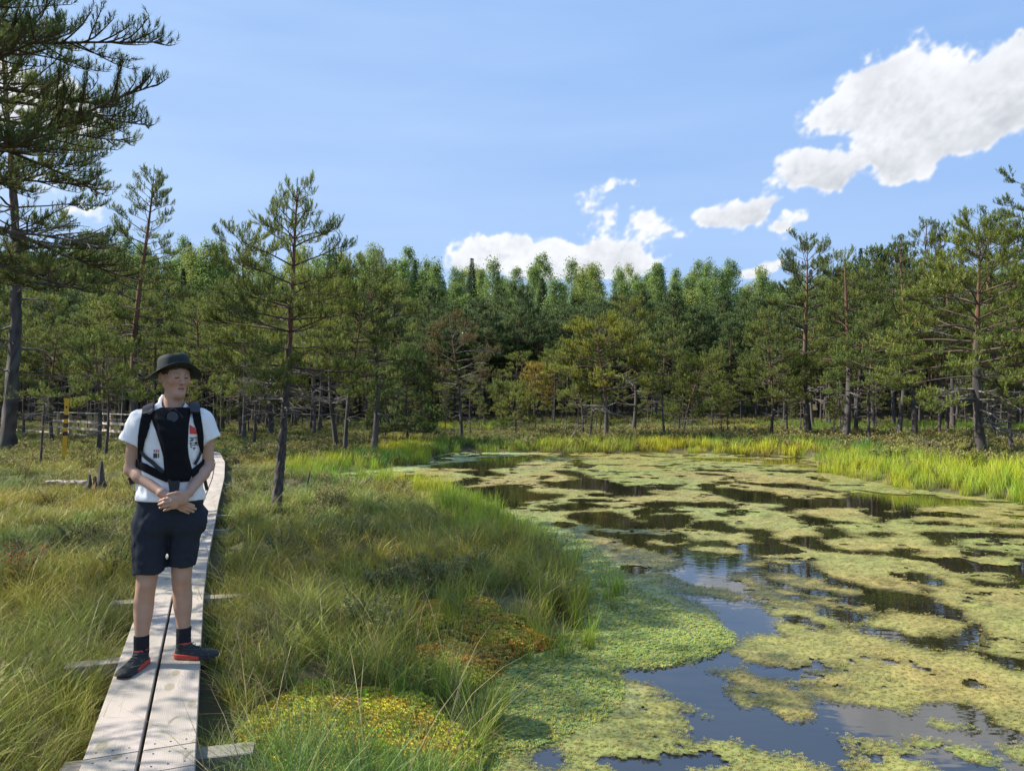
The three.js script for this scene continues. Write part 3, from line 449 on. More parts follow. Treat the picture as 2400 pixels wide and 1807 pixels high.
// a Scots pine. o: h, r0 trunk radius, cb height share where the green crown starts, spread, top ('cone' | 'dome' | 'flat'), step between whorls, per branches in a whorl, ss shoot spacing, nn/nl/nw/sl needles, lean, dead
function pine(o) {
  o = { ...o, spread: o.spread * 1.18, step: o.step * 0.85, r0: o.r0 * 0.8 };
  const woods = [], limbMB = () => { if (!o.split && woods.length) return woods[0]; const m = new MB(); woods.push(m); return m; };
  const R = rng(o.seed), trunk = new MB(), crown = new MB(), h = o.h, pts = [], N = o.segs ?? 14, bendA = R() * 6.28, bend = o.bend ?? 0.03;
  const at = (t) => [o.lean * h * t + Math.cos(bendA) * bend * h * Math.sin(t * 4.2) * (1 - 0.4 * t), h * t, Math.sin(bendA) * bend * h * Math.sin(t * 3.6 + 0.5) * t];
  const rad = (t) => o.r0 * (Math.pow(1 - t, 0.85) * 0.93 + 0.04 + 0.35 * Math.exp(-t * 26)) + 0.004;
  for (let i = 0; i <= N; i++) { const t = i / N, p = at(t); pts.push([p[0], p[1] - (i ? 0 : 0.25), p[2], rad(t), o.rough ?? 0.16]); }
  const orange = o.orange ?? 0.35;
  trunk.tube(pts, o.sides ?? 8, (t, a) => { const k = clamp(sstep(orange, orange + 0.3, t) * 0.9), n = 0.45 + 0.95 * R(); return [0, 1, 2].map((j) => mix(mix(BARK.grey[j], BARK.dark[j], 0.5 * R()), BARK.orange[j], k) * n); });
  const limb = (ox, oy, oz, az, el, L, r, green, t0) => {
    const wood = limbMB(), P = [], n = Math.max(4, Math.round(L / (o.bs ?? 0.35))), sag = o.sag ?? 0.12; let x = ox, y = oy, z = oz, a = az, e = el;
    for (let i = 0; i <= n; i++) { P.push([x, y, z, r * (1 - 0.85 * i / n) + 0.0025]); const st = L / n; x += Math.cos(a) * Math.cos(e) * st; z += Math.sin(a) * Math.cos(e) * st; y += Math.sin(e) * st; a += (R() - 0.5) * (o.wiggle ?? 0.35); e += (R() - 0.5) * (o.wiggle ?? 0.35) * 0.8 + (i < n * 0.55 ? -sag : sag * 2.0) * (1 / n) * 3 * 0.5; }
    const deadC = green ? null : BARK.dead;
    wood.tube(P, o.bsides ?? 5, (t) => { const q = 0.7 + 0.5 * R(); return [0, 1, 2].map((j) => (deadC ? mix(BARK.grey[j], deadC[j], o.pale ?? 0.45) : mix(mix(BARK.grey[j], BARK.orange[j], 0.45 * (t0 > orange ? 1 : 0.25)), BARK.dark[j], 0.35)) * q); });
    const sub = (x, y, z, a, e, l, r2, depth) => {
      const Q = [], m = 3; let sx = x, sy = y, sz = z; for (let i = 0; i <= m; i++) { Q.push([sx, sy, sz, r2 * (1 - 0.7 * i / m) + 0.0015]); sx += Math.cos(a) * Math.cos(e) * l / m; sz += Math.sin(a) * Math.cos(e) * l / m; sy += Math.sin(e) * l / m; e += (green ? 0.16 : -0.06) + (R() - 0.5) * 0.3; a += (R() - 0.5) * 0.4; }
      if (!o.noTwigs || depth === 0) wood.tube(Q, 3, () => (deadC ? [0.15, 0.135, 0.12] : [0.075, 0.055, 0.04]));
      if (!green) { if (depth < 1 && l > 0.25) for (let k = 0; k < 3; k++) { const u = 0.3 + 0.6 * R(), q = Q[Math.floor(u * m)]; sub(q[0], q[1], q[2], a + (R() - 0.5) * 2.2, e + (R() - 0.5), l * 0.5, r2 * 0.5, 1); } return; }
      const count = Math.max(1, Math.round(l / o.ss));
      for (let k = 0; k < count; k++) {
        const u = (count === 1 ? 1 : mix(0.3, 1, k / (count - 1))), f = Math.min(m - 1e-3, u * m), i = Math.floor(f), g = f - i, A = Q[i], B = Q[i + 1];
        const sa = a + (u >= 0.99 ? 0 : (k % 2 ? 1 : -1) * (0.5 + 0.6 * R())), se = e + 0.35 + (R() - 0.4) * 0.9, px = mix(A[0], B[0], g), py = mix(A[1], B[1], g), pz = mix(A[2], B[2], g);
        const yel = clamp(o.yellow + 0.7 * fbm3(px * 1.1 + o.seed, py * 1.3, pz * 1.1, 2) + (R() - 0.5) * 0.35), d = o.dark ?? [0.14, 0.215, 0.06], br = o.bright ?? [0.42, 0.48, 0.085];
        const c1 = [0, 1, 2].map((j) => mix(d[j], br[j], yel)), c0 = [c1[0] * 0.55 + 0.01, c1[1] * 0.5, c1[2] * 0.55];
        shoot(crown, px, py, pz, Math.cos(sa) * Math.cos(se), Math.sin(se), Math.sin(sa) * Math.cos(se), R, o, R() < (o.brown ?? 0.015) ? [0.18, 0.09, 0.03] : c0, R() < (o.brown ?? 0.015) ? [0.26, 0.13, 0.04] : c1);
      }
    };
    const first = green ? (o.bare ?? 0.3) : 0.25, ssp = o.sub ?? 0.16, nsub = Math.max(2, Math.round(L * (1 - first) / ssp));
    for (let k = 0; k < nsub; k++) {
      const u = mix(first, 1, (k + R() * 0.6) / nsub), f = Math.min(n - 1e-3, u * n), i = Math.floor(f), g = f - i, A = P[i], B = P[i + 1], la = Math.atan2(B[2] - A[2], B[0] - A[0]), le = Math.atan2(B[1] - A[1], Math.hypot(B[0] - A[0], B[2] - A[2]));
      if (!green && R() < 0.3) continue;
      sub(mix(A[0], B[0], g), mix(A[1], B[1], g), mix(A[2], B[2], g), la + (R() < 0.5 ? 1 : -1) * (0.35 + 0.75 * R()), le * 0.6 + (R() - 0.38) * 0.9, Math.max(o.ss * 0.9, L * (1 - u) * 0.45 + 0.10 + 0.2 * R()), r * 0.35, 0);
    }
    if (green) { const A = P[n - 1], B = P[n]; sub(B[0], B[1], B[2], Math.atan2(B[2] - A[2], B[0] - A[0]), 0.3, o.ss * 1.5, r * 0.3, 0); }
  };
  const prof = (u) => o.top === 'dome' ? Math.pow(Math.sin(Math.min(1, (1 - u) * 0.72 + 0.12) * 1.57), 0.8) * (0.75 + 0.25 * Math.min(1, u * 3)) : o.top === 'flat' ? (u < 0.75 ? 0.75 + 0.25 * u : 1.0 - 1.9 * (u - 0.75)) : Math.pow(1 - u, 0.75) * (0.85 + 0.15 * Math.min(1, u * 4)) + 0.05;
  let gold = R() * 6.28;
  for (let y = o.cb * h; y < h * 0.985;) {
    const u = clamp((y - o.cb * h) / (h * (1 - o.cb))), c = at(y / h), per = Math.max(2, Math.round(o.per * (0.7 + 0.6 * R())));
    for (let k = 0; k < per; k++) {
      gold += 6.283 / per + (R() - 0.5) * 0.9; let L = o.spread * prof(u) * (0.6 + 0.65 * R()); if (o.side) L *= 1 + o.side * Math.cos(gold); L = clamp(L, 0.12, o.maxL ?? 99);
      const el = mix(o.el0 ?? 0.05, o.el1 ?? 0.85, Math.pow(u, 1.4)) + (R() - 0.5) * 0.3;
      limb(c[0], y + (R() - 0.5) * 0.08 * o.step, c[2], gold, el, L, Math.min(rad(y / h) * 0.55, 0.006 + 0.0095 * L), R() > (o.deadIn ?? 0.04), y / h);
    }
    gold += 0.7; y += o.step * (0.7 + 0.6 * R()) * (u > 0.7 ? 0.75 : 1);
  }
  { const c = at(1), yel = o.yellow, br = o.bright ?? [0.135, 0.15, 0.026]; shoot(crown, c[0], c[1] - 0.05, c[2], 0, 1, 0, R, { ...o, nn: o.nn * 2, sl: o.sl * 1.6 }, br.map((q) => q * 0.5), br); }
  for (let i = 0; i < (o.dead ?? 6); i++) { const t = mix(o.deadFrom ?? 0.18, Math.min(0.95, o.cb + 0.05), R()), c = at(t); limb(c[0], h * t, c[2], R() * 6.28, (R() - 0.55) * 0.5, o.spread * (0.25 + 0.5 * R()) * (o.deadL ?? 0.7), rad(t) * 0.35, false, t); }
  return { trunk: trunk.geo(true), woods: woods.map((w) => w.geo(true)), crown: crown.geo(), h };
}
function broadleaf(o) {                                               // aspen or birch: a tall uneven crown of leaf clumps
  const R = rng(o.seed), trunk = new MB(), crown = new MB(), h = o.h;
  const P = []; for (let i = 0; i <= 7; i++) { const t = i / 7; P.push([(R() - 0.5) * 0.15, h * t * 0.95, (R() - 0.5) * 0.15, 0.14 * (1 - t) + 0.02]); } trunk.tube(P, 6, () => { const q = 0.6 + 0.6 * R(); return [0.22 * q, 0.22 * q, 0.17 * q]; });
  for (let c = 0; c < o.clumps; c++) {
    const t = Math.pow(R(), 0.85), y = mix(o.cb, 0.97, t) * h, rr = o.w * Math.pow(Math.sin(Math.min(1, (1 - t) * 0.86 + 0.1) * 1.57), 0.9) * (0.75 + 0.4 * R()), a = R() * 6.283, q = rr * Math.sqrt(0.25 + 0.75 * R()), cx = Math.cos(a) * q, cz = Math.sin(a) * q, s = o.cs * (0.6 + 0.8 * R()), k0 = 0.75 + 0.5 * R();
    if (c % 3 === 0) trunk.tube([[0, y - q * 0.7, 0, 0.035], [cx * 0.5, y - q * 0.3, cz * 0.5, 0.025], [cx, y, cz, 0.01]], 3, () => [0.14, 0.13, 0.10]);
    for (let i = 0; i < o.leaves; i++) {
      const u = R() * 2 - 1, b = R() * 6.283, rad = Math.pow(R(), 0.4) * s, qx = Math.sqrt(1 - u * u), x = cx + Math.cos(b) * qx * rad, yy = y + u * rad * 1.15, z = cz + Math.sin(b) * qx * rad, l = o.leaf * (0.6 + 0.8 * R()), e = R() * 3.14, f = R() * 6.283, n = (0.7 + 0.6 * R()) * k0, col = o.color.map((v) => v * n);
      const dx = Math.cos(f) * Math.sin(e), dy = -Math.abs(Math.cos(e)), dz = Math.sin(f) * Math.sin(e), px = -dz, pz = dx, w = 0.42, k = crown.v(x, yy, z, col); crown.v(x + (dx * 0.5 + px * w) * l, yy + dy * 0.5 * l, z + (dz * 0.5 + pz * w) * l, col); crown.v(x + dx * l, yy + dy * l, z + dz * l, col); crown.v(x + (dx * 0.5 - px * w) * l, yy + dy * 0.5 * l, z + (dz * 0.5 - pz * w) * l, col); crown.quad(k, k + 1, k + 2, k + 3);
    }
  }
  return { trunk: trunk.geo(true), crown: crown.geo(), h };
}
function spruce(o) {
  const R = rng(o.seed), trunk = new MB(), crown = new MB(), h = o.h;
  trunk.tube([[0, -0.2, 0, 0.16], [0, h * 0.5, 0, 0.09], [0, h, 0, 0.015]], 6, () => [0.08, 0.065, 0.05]);
  for (let y = h * 0.08; y < h * 0.99; y += (0.12 + 0.16 * (1 - y / h)) * (0.6 + 0.8 * R())) {
    const L = o.w * Math.pow(1 - y / h, 1.05) + 0.05, n = 6 + Math.floor(R() * 3); let a = R() * 6;
    for (let k = 0; k < n; k++) {
      a += 6.283 / n + (R() - 0.5) * 0.5; const l = L * (0.7 + 0.5 * R()), m = Math.max(2, Math.round(l / 0.16)), c = [0.022, 0.045, 0.018].map((v) => v * (0.7 + 0.9 * R()));
      for (let i = 1; i <= m; i++) { const t = i / m, q = l * t, yy = y - l * 0.32 * t + l * 0.18 * t * t; shoot(crown, Math.cos(a) * q, yy, Math.sin(a) * q, Math.cos(a + (R() - 0.5)), -0.35 + 0.3 * t, Math.sin(a + (R() - 0.5)), R, { nn: 8, nl: 0.14 + 0.14 * (1 - y / h), nw: 0.07, sl: 0.2 }, c, c.map((v) => v * 1.8)); }
    }
  }
  return { trunk: trunk.geo(true), crown: crown.geo(), h };
}
function plant(name, model, label, cat, x, z, s = 1, turn = 0, group, sy = s) {
  const t = thing(name, label, cat, [x, groundY(x, z) - 0.03, z], group); t.rotation.y = turn; t.scale.set(s, sy, s);
  obj('trunk', model.trunk, barkMat, t); for (const w of model.woods ?? []) obj('branch', w, barkMat, t); obj('crown', model.crown, model.mat ?? needleMat, t); return t;
}
const NEAR = { nn: 26, nl: 0.06, nw: 0.0085, sl: 0.11, ss: 0.05, sub: 0.065, bare: 0.42 }, MID = { nn: 10, nl: 0.10, nw: 0.024, sl: 0.15, ss: 0.07, sub: 0.075, bare: 0.5, bsides: 4, bs: 0.45, noTwigs: true }, FAR = { nn: 8, nl: 0.20, nw: 0.075, sl: 0.26, ss: 0.14, sub: 0.16, bare: 0.45, bsides: 3, bs: 0.7, sides: 6, segs: 8, noTwigs: true };
const spot = (px, py, y = 0.2) => { const p = onPlane(px, py, y); return [p[0], p[2]]; };
const hAt = (base, tx, ty) => { const p = atDepth(tx, ty, -base[1]); return [p[1] - groundY(base[0], base[1]), p[0] - base[0]]; };
let treeTris = 0; const count = (m) => { treeTris += (m.trunk.index.count + (m.woods ?? []).reduce((a, w) => a + w.index.count, 0) + m.crown.index.count) / 3; return m; };

// the pines that stand out, each built for its own place: [base px, base py, top px, top py, what it looks like, overrides]
const heroes = [
  [645, 1203, 700, 440, 'slender young pine leaning over the grass between boardwalk and pond, bare below', { ...NEAR, cb: 0.40, spread: 1.05, top: 'cone', step: 0.28, per: 4, bare: 0.45, r0: 0.085, yellow: 0.45, dead: 16, deadFrom: 0.3, deadL: 1.1, el0: -0.12, el1: 0.95, sag: 0.05, orange: 0.34, sides: 18, segs: 90, rough: 0.3, bend: 0.012, pale: 0.25, brown: 0.02, wiggle: 0.28 }],
  [318, 1040, 350, 400, 'tall pine with reddish trunk rising behind the person in the hat', { ...MID, cb: 0.38, spread: 2.1, top: 'cone', step: 0.42, per: 4, r0: 0.2, yellow: 0.3, dead: 12, deadFrom: 0.2, el1: 0.8, orange: 0.12, sides: 9 }],
  [14, 1062, 22, 60, 'thick old pine with dark furrowed trunk beside the railed boardwalk', { ...MID, cb: 0.40, spread: 3.2, top: 'dome', step: 0.7, per: 4, r0: 0.27, yellow: 0.3, dead: 7, deadFrom: 0.15, orange: 0.45, sides: 12, segs: 60, rough: 0.3, sag: 0.1, deadL: 0.3 }],
  [875, 1058, 872, 628, 'dark trunked pine with drooping green crown at the pond inlet', { ...MID, cb: 0.42, spread: 1.75, top: 'dome', step: 0.36, per: 4, r0: 0.13, yellow: 0.33, dead: 10, el0: -0.1, orange: 0.5 }],
  [790, 1055, 770, 640, 'thin straight pine with high sparse crown left of the pond inlet', { ...MID, cb: 0.5, spread: 1.25, top: 'dome', step: 0.36, per: 4, r0: 0.1, yellow: 0.45, dead: 14, pale: 0.5 }],
  [808, 1060, 850, 690, 'leaning pine with grey dead twigs next to the pond inlet', { ...MID, cb: 0.55, spread: 1.2, top: 'flat', step: 0.34, per: 4, r0: 0.09, yellow: 0.3, dead: 18, pale: 0.5 }],
  [957, 1043, 955, 815, 'bushy young pine branched to the ground at the inlet corner', { ...MID, cb: 0.16, spread: 1.35, top: 'cone', step: 0.25, per: 5, r0: 0.055, yellow: 0.26, dead: 3, bright: [0.24, 0.34, 0.08] }],
  [1420, 1037, 1400, 765, 'spreading yellow green pine with white dead limbs on the far shore', { ...MID, cb: 0.46, spread: 2.3, top: 'dome', step: 0.3, per: 5, r0: 0.13, yellow: 0.6, dead: 9, deadFrom: 0.2, pale: 0.95, deadL: 0.75, el1: 0.6, bright: [0.50, 0.50, 0.05], orange: 0.25 }],
  [1484, 1024, 1480, 712, 'taller pine with yellowish crown just behind the spreading one', { ...MID, cb: 0.48, spread: 1.6, top: 'dome', step: 0.36, per: 4, r0: 0.13, yellow: 0.55, dead: 12, pale: 0.8, bright: [0.38, 0.42, 0.07] }],
  [1366, 1032, 1350, 842, 'thin grey pine in the pair on the far shore', { ...MID, cb: 0.55, spread: 1.0, top: 'flat', step: 0.26, per: 4, r0: 0.06, yellow: 0.35, dead: 16, pale: 0.6 }],
  [1380, 1034, 1392, 860, 'second thin pine of the pair, leaning slightly', { ...MID, cb: 0.6, spread: 0.8, top: 'flat', step: 0.26, per: 4, r0: 0.06, yellow: 0.3, dead: 16, pale: 0.6 }],
  [1258, 1022, 1252, 862, 'small pine with orange yellow needles on the far shore', { ...MID, cb: 0.5, spread: 0.85, top: 'dome', step: 0.22, per: 5, r0: 0.055, yellow: 0.9, dead: 8, bright: [0.5, 0.40, 0.07] }],
  [1200, 1026, 1188, 926, 'tiny crooked pine with a round green head', { ...MID, cb: 0.35, spread: 1.0, top: 'flat', step: 0.18, per: 5, r0: 0.05, yellow: 0.45, dead: 3, lean: 0, bend: 0.16 }],
  [1806, 1033, 1800, 735, 'light green slim pine at the right end of the far shore', { ...MID, cb: 0.36, spread: 1.5, top: 'cone', step: 0.32, per: 5, r0: 0.09, yellow: 0.45, dead: 8, bright: [0.34, 0.40, 0.08], orange: 0.2 }],
  [1897, 1028, 1890, 578, 'big dark pine with rounded dome crown above its neighbours', { ...MID, cb: 0.3, spread: 2.6, top: 'dome', step: 0.5, per: 5, r0: 0.2, yellow: 0.22, dead: 9, el0: 0.1, pale: 0.4 }],
  [1981, 1038, 1985, 590, 'straight dark trunked pine beside the tongue of bright sedge', { ...MID, cb: 0.4, spread: 1.75, top: 'cone', step: 0.45, per: 4, r0: 0.2, yellow: 0.3, dead: 10, orange: 0.3 }],
  [2006, 1024, 2040, 640, 'slim grey pine close behind the straight dark one', { ...MID, cb: 0.45, spread: 1.4, top: 'dome', step: 0.45, per: 4, r0: 0.12, yellow: 0.32, dead: 10 }],
  [2042, 1050, 2050, 720, 'thin light green pine at the edge of the sedge', { ...MID, cb: 0.42, spread: 1.25, top: 'cone', step: 0.34, per: 4, r0: 0.07, yellow: 0.4, dead: 10, bright: [0.28, 0.38, 0.08] }],
  [2104, 1036, 2120, 560, 'tall straight pine in the right hand wood', { ...MID, cb: 0.5, spread: 1.8, top: 'cone', step: 0.5, per: 4, r0: 0.13, yellow: 0.25, dead: 9 }],
  [2147, 1032, 2170, 520, 'tall pine with pointed top in the right hand wood', { ...MID, cb: 0.45, spread: 1.9, top: 'cone', step: 0.5, per: 4, r0: 0.15, yellow: 0.24, dead: 9, orange: 0.25 }],
  [2305, 1082, 2290, 570, 'gnarled wide pine with orange trunk and long bare limbs at the pond edge', { ...MID, cb: 0.3, spread: 2.5, top: 'dome', step: 0.4, per: 4, r0: 0.19, yellow: 0.5, dead: 14, deadFrom: 0.12, pale: 0.55, deadL: 0.75, el0: -0.08, orange: 0.42, bare: 0.5, sides: 12, segs: 18, bend: 0.02 }],
  [2376, 1072, 2400, 700, 'crooked pine with pale leaning trunk near the right hand edge', { ...MID, cb: 0.4, spread: 1.5, top: 'dome', step: 0.34, per: 4, r0: 0.08, yellow: 0.35, dead: 14, pale: 0.5, bend: 0.05 }],
  [2460, 1050, 2440, 430, 'tallest pine of the right hand wood, its top cut by the picture edge', { ...MID, cb: 0.35, spread: 3.0, top: 'dome', step: 0.6, per: 4, r0: 0.22, yellow: 0.28, dead: 8, orange: 0.3 }],
  [2330, 1030, 2310, 510, 'pine with tiered flat crown above the right hand wood', { ...MID, cb: 0.55, spread: 2.0, top: 'dome', step: 0.65, per: 4, r0: 0.17, yellow: 0.26, dead: 8, orange: 0.3 }],
  [2235, 1018, 2210, 525, 'pine with knobbly pointed top left of the tiered one', { ...MID, cb: 0.45, spread: 2.1, top: 'cone', step: 0.55, per: 4, r0: 0.16, yellow: 0.25, dead: 8 }],
  [565, 1030, 560, 800, 'short dark trunk pine nearest behind the boardwalk bend', { ...MID, cb: 0.35, spread: 1.6, top: 'flat', step: 0.35, per: 4, r0: 0.13, yellow: 0.4, dead: 8 }],
  [634, 1028, 622, 770, 'dark pine standing just behind the slender leaning one', { ...MID, cb: 0.38, spread: 1.7, top: 'dome', step: 0.38, per: 4, r0: 0.15, yellow: 0.45, dead: 8 }],
  [600, 1024, 596, 840, 'thin pine between two dark trunks behind the boardwalk', { ...MID, cb: 0.4, spread: 1.2, top: 'dome', step: 0.3, per: 4, r0: 0.07, yellow: 0.4, dead: 8 }],
  [229, 1062, 226, 800, 'pine with twin wavy stem by the railing', { ...MID, cb: 0.52, spread: 1.5, top: 'cone', step: 0.3, per: 4, r0: 0.09, yellow: 0.42, dead: 12, bend: 0.035 }],
  [244, 1074, 252, 830, 'thin wavy pine beside the twin stem one', { ...MID, cb: 0.55, spread: 1.0, top: 'flat', step: 0.3, per: 3, r0: 0.055, yellow: 0.4, dead: 12, bend: 0.03 }],
  [120, 1032, 128, 770, 'pine behind the yellow and black marker post', { ...MID, cb: 0.55, spread: 1.6, top: 'cone', step: 0.34, per: 4, r0: 0.1, yellow: 0.35, dead: 10 }],
  [93, 1098, 104, 925, 'dead bare sapling with grey twigs in the grass near the old pine', { ...NEAR, nn: 4, cb: 0.97, spread: 0.75, top: 'cone', step: 0.4, per: 2, r0: 0.042, yellow: 0.4, dead: 22, deadFrom: 0.45, deadL: 0.85, pale: 0.45, orange: 2 }],
  [466, 1026, 462, 720, 'dark pine to the right of the hat, trunk hidden below', { ...MID, cb: 0.4, spread: 1.7, top: 'dome', step: 0.4, per: 4, r0: 0.15, yellow: 0.38, dead: 10 }],
  [1080, 1038, 1060, 760, 'pine with brownish thin crown on the far left shore', { ...MID, cb: 0.5, spread: 1.9, top: 'dome', step: 0.34, per: 4, r0: 0.09, yellow: 0.6, dead: 16, pale: 0.5, bright: [0.28, 0.20, 0.08], deadIn: 0.3 }],
  [1600, 1030, 1640, 860, 'low green pine leaning over the sedge', { ...MID, cb: 0.3, spread: 1.35, top: 'flat', step: 0.25, per: 4, r0: 0.06, yellow: 0.4, dead: 12, pale: 0.6 }],
  [1560, 1034, 1556, 780, 'thin pine with many pale dead twigs on the far shore', { ...MID, cb: 0.5, spread: 1.2, top: 'dome', step: 0.3, per: 4, r0: 0.07, yellow: 0.3, dead: 22, pale: 0.7 }],
];
heroes.forEach(([bx, by, tx, ty, label, o], i) => {
  const b = spot(bx, by, 0.2), [h, dx] = hAt(b, tx, ty), m = count(pine({ lean: dx / h, split: true, ...o, h, seed: 300 + i }));
  const isDead = /dead bare/.test(label); const t = plant(isDead ? 'dead_tree' : 'pine_tree', m, label, isDead ? 'dead tree' : 'pine tree', b[0], b[1]);
});
{ // the pine just outside the left edge, whose boughs reach into the picture and shade the boardwalk
  const m = count(pine({ ...NEAR, split: true, nn: 30, nl: 0.068, nw: 0.0075, h: 8.6, seed: 905, lean: 0.03, cb: 0.40, spread: 2.85, top: 'dome', step: 0.36, per: 5, r0: 0.16, yellow: 0.36, dead: 3, deadL: 0.4, deadFrom: 0.2, orange: 0.4, sides: 12, segs: 18, el0: -0.02, el1: 0.4, sag: 0.06, bare: 0.38, side: 0.15, maxL: 3.25, sub: 0.075, ss: 0.065, bright: [0.29, 0.32, 0.07], wiggle: 0.3, deadIn: 0.1 }));
  plant('pine_tree', m, 'near pine whose long boughs hang into the upper left of the sky', 'pine tree', -7.45, -8.6);
}
for (const [x, z, h, sd, lb] of [[-6.05, -5.7, 7.3, 931, 'pine left of the boardwalk that shades the person, seen only by its shadow'], [-5.6, -2.9, 4.9, 932, 'pine close to the viewer whose shade dapples the near planks']])
  plant('pine_tree', count(pine({ ...MID, nn: 8, sub: 0.14, ss: 0.1, h, seed: sd, lean: 0, cb: 0.48, spread: 1.3, top: 'dome', step: 0.42, per: 5, r0: 0.12, yellow: 0.3, dead: 6 })), lb, 'pine tree', x, z);
// the rest of the wood: a few models, each copied
{
  const R = rng(41);
  const mids = [['cone', 0.5, 1.2, 0.4, 0.46], ['dome', 0.58, 1.35, 0.4, 0.54], ['flat', 0.58, 1.3, 0.45, 0.6], ['cone', 0.44, 1.1, 0.36, 0.4], ['dome', 0.54, 1.4, 0.45, 0.48]].map(([top, cb, spread, step, yellow], i) => count(pine({ ...MID, h: 6, seed: 500 + i, lean: (R() - 0.5) * 0.08, cb, spread, top, step: step * 0.85, per: 4, r0: 0.095, yellow, dead: 9, pale: 0.45, bend: 0.025 })));
  const tall = [['cone', 0.56, 1.7, 0.5], ['dome', 0.62, 1.9, 0.55], ['cone', 0.52, 1.75, 0.5], ['dome', 0.58, 2.0, 0.6]].map(([top, cb, spread, step], i) => count(pine({ ...FAR, h: 10, seed: 600 + i, lean: (R() - 0.5) * 0.05, cb, spread, top, step: step * 0.8, per: 5, r0: 0.15, yellow: 0.26 + 0.12 * R(), dead: 7, orange: 0.28, bright: [0.29, 0.38, 0.10], dark: [0.10, 0.18, 0.07] })));
  const asp = [0, 1, 2, 3].map((i) => ({ ...count(broadleaf({ seed: 700 + i, h: 14, cb: 0.2, w: 2.5 + 0.6 * (i % 2), clumps: 150, leaves: 48, cs: 0.72, leaf: 0.25, color: i === 3 ? [0.32, 0.37, 0.11] : [0.24, 0.33, 0.105] })), mat: broadMat }));
  const spr = [0, 1].map((i) => count(spruce({ seed: 720 + i, h: 14, w: 2.0 + 0.3 * i })));
  const G = { bog: ['small bog pine, one of many scattered on the open bog between pond and forest', 'pine tree', 'bog pines scattered between pond and forest'], left: ['mid sized pine in the loose wood behind the boardwalk on the left side', 'pine tree', 'pines in the loose wood behind the boardwalk'], right: ['tall pine in the close wood on the right side of the pond', 'pine tree', 'pines in the wood on the right of the pond'], edge: ['dark green pine in the front row of the forest behind the bog', 'pine tree', 'pines along the forest edge'], hill: ['pale green leafy tree in the forest on the slope behind the pines', 'leafy tree', 'leafy trees on the forest slope'], spruce: ['dark pointed spruce standing among the leafy trees of the forest slope', 'spruce tree', 'spruces on the forest slope'] };
  const taken2 = []; const free = (x, z, r) => { for (const p of taken2) if ((p[0] - x) ** 2 + (p[1] - z) ** 2 < r * r) return false; taken2.push([x, z]); return true; };
  for (const [bx, by] of heroes) taken2.push(spot(bx, by));
  const place = (kind, name, models, x, z, s, sy) => plant(name, models[Math.floor(R() * models.length)], G[kind][0], G[kind][1], x, z, s, R() * 6.28, G[kind][2], sy);
  const many = (n, kind, name, models, x0, x1, d0, d1, gap, size, ok = () => true) => { for (let i = 0, tries = 0; i < n && tries < n * 30; tries++) { const x = mix(x0, x1, R()), d = mix(d0, d1, R()); if (Math.abs(x) > d * 0.95 + 4 || shoreSD(x, -d) < 0.9 || walkDist(x, -d) < 1.9 || !ok(x, d) || !free(x, -d, gap)) continue; const s = size(x, d) / models[0].h; place(kind, name, models, x, -d, s * (0.85 + 0.3 * R()), s * (0.85 + 0.3 * R())); i++; } };
  many(46, 'left', 'pine_tree', mids, -30, -6.5, 29, 52, 2.1, () => 4.6 + 3.6 * R());
  many(30, 'left', 'pine_tree', mids, -30, -9.5, 26, 46, 1.9, () => 2.2 + 2.6 * R(), (x, d) => !(x / d < -0.50 && x / d > -0.66 && d < 38));
  many(34, 'bog', 'bog_pine', mids, -9, 19, 31, 40, 1.4, () => 1.3 + 2.4 * R() * R() + 0.6 * R());
  many(22, 'bog', 'bog_pine', mids, -12, 22, 51, 58, 1.8, () => 3 + 2.5 * R());
  many(40, 'right', 'pine_tree', tall, 15, 50, 38, 62, 2.0, (x, d) => 7.6 + 2.8 * R(), (x, d) => x > 17 || d > 44);
  many(40, 'right', 'pine_tree', mids, 12, 44, 30, 52, 1.6, (x, d) => 3.0 + 5.0 * R(), (x, d) => x / d > 0.36);
  many(26, 'left', 'pine_tree', tall, -52, -14, 42, 60, 2.2, () => 7.5 + 3.5 * R());
  many(230, 'edge', 'forest_pine', tall, -62, 66, 57, 76, 1.9, (x, d) => 7.4 + 2.6 * R());
  many(70, 'edge', 'forest_pine', tall, -62, 66, 70, 84, 2.2, () => 8 + 2.5 * R());
  many(170, 'hill', 'leafy_tree', asp, -85, 85, 80, 102, 2.1, (x) => 10.6 + 2.2 * R() + (x < -8 ? 1.5 : x > 0 ? -0.03 * x : 0));
  many(110, 'hill', 'leafy_tree', asp, -105, 105, 102, 134, 2.5, (x) => 11 + 2.4 * R() + (x < -12 ? 2.5 : x > 0 ? -0.03 * x : 0));
  many(38, 'spruce', 'spruce_tree', spr, -95, 95, 82, 134, 2.2, () => 11.3 + 3.0 * R());
}
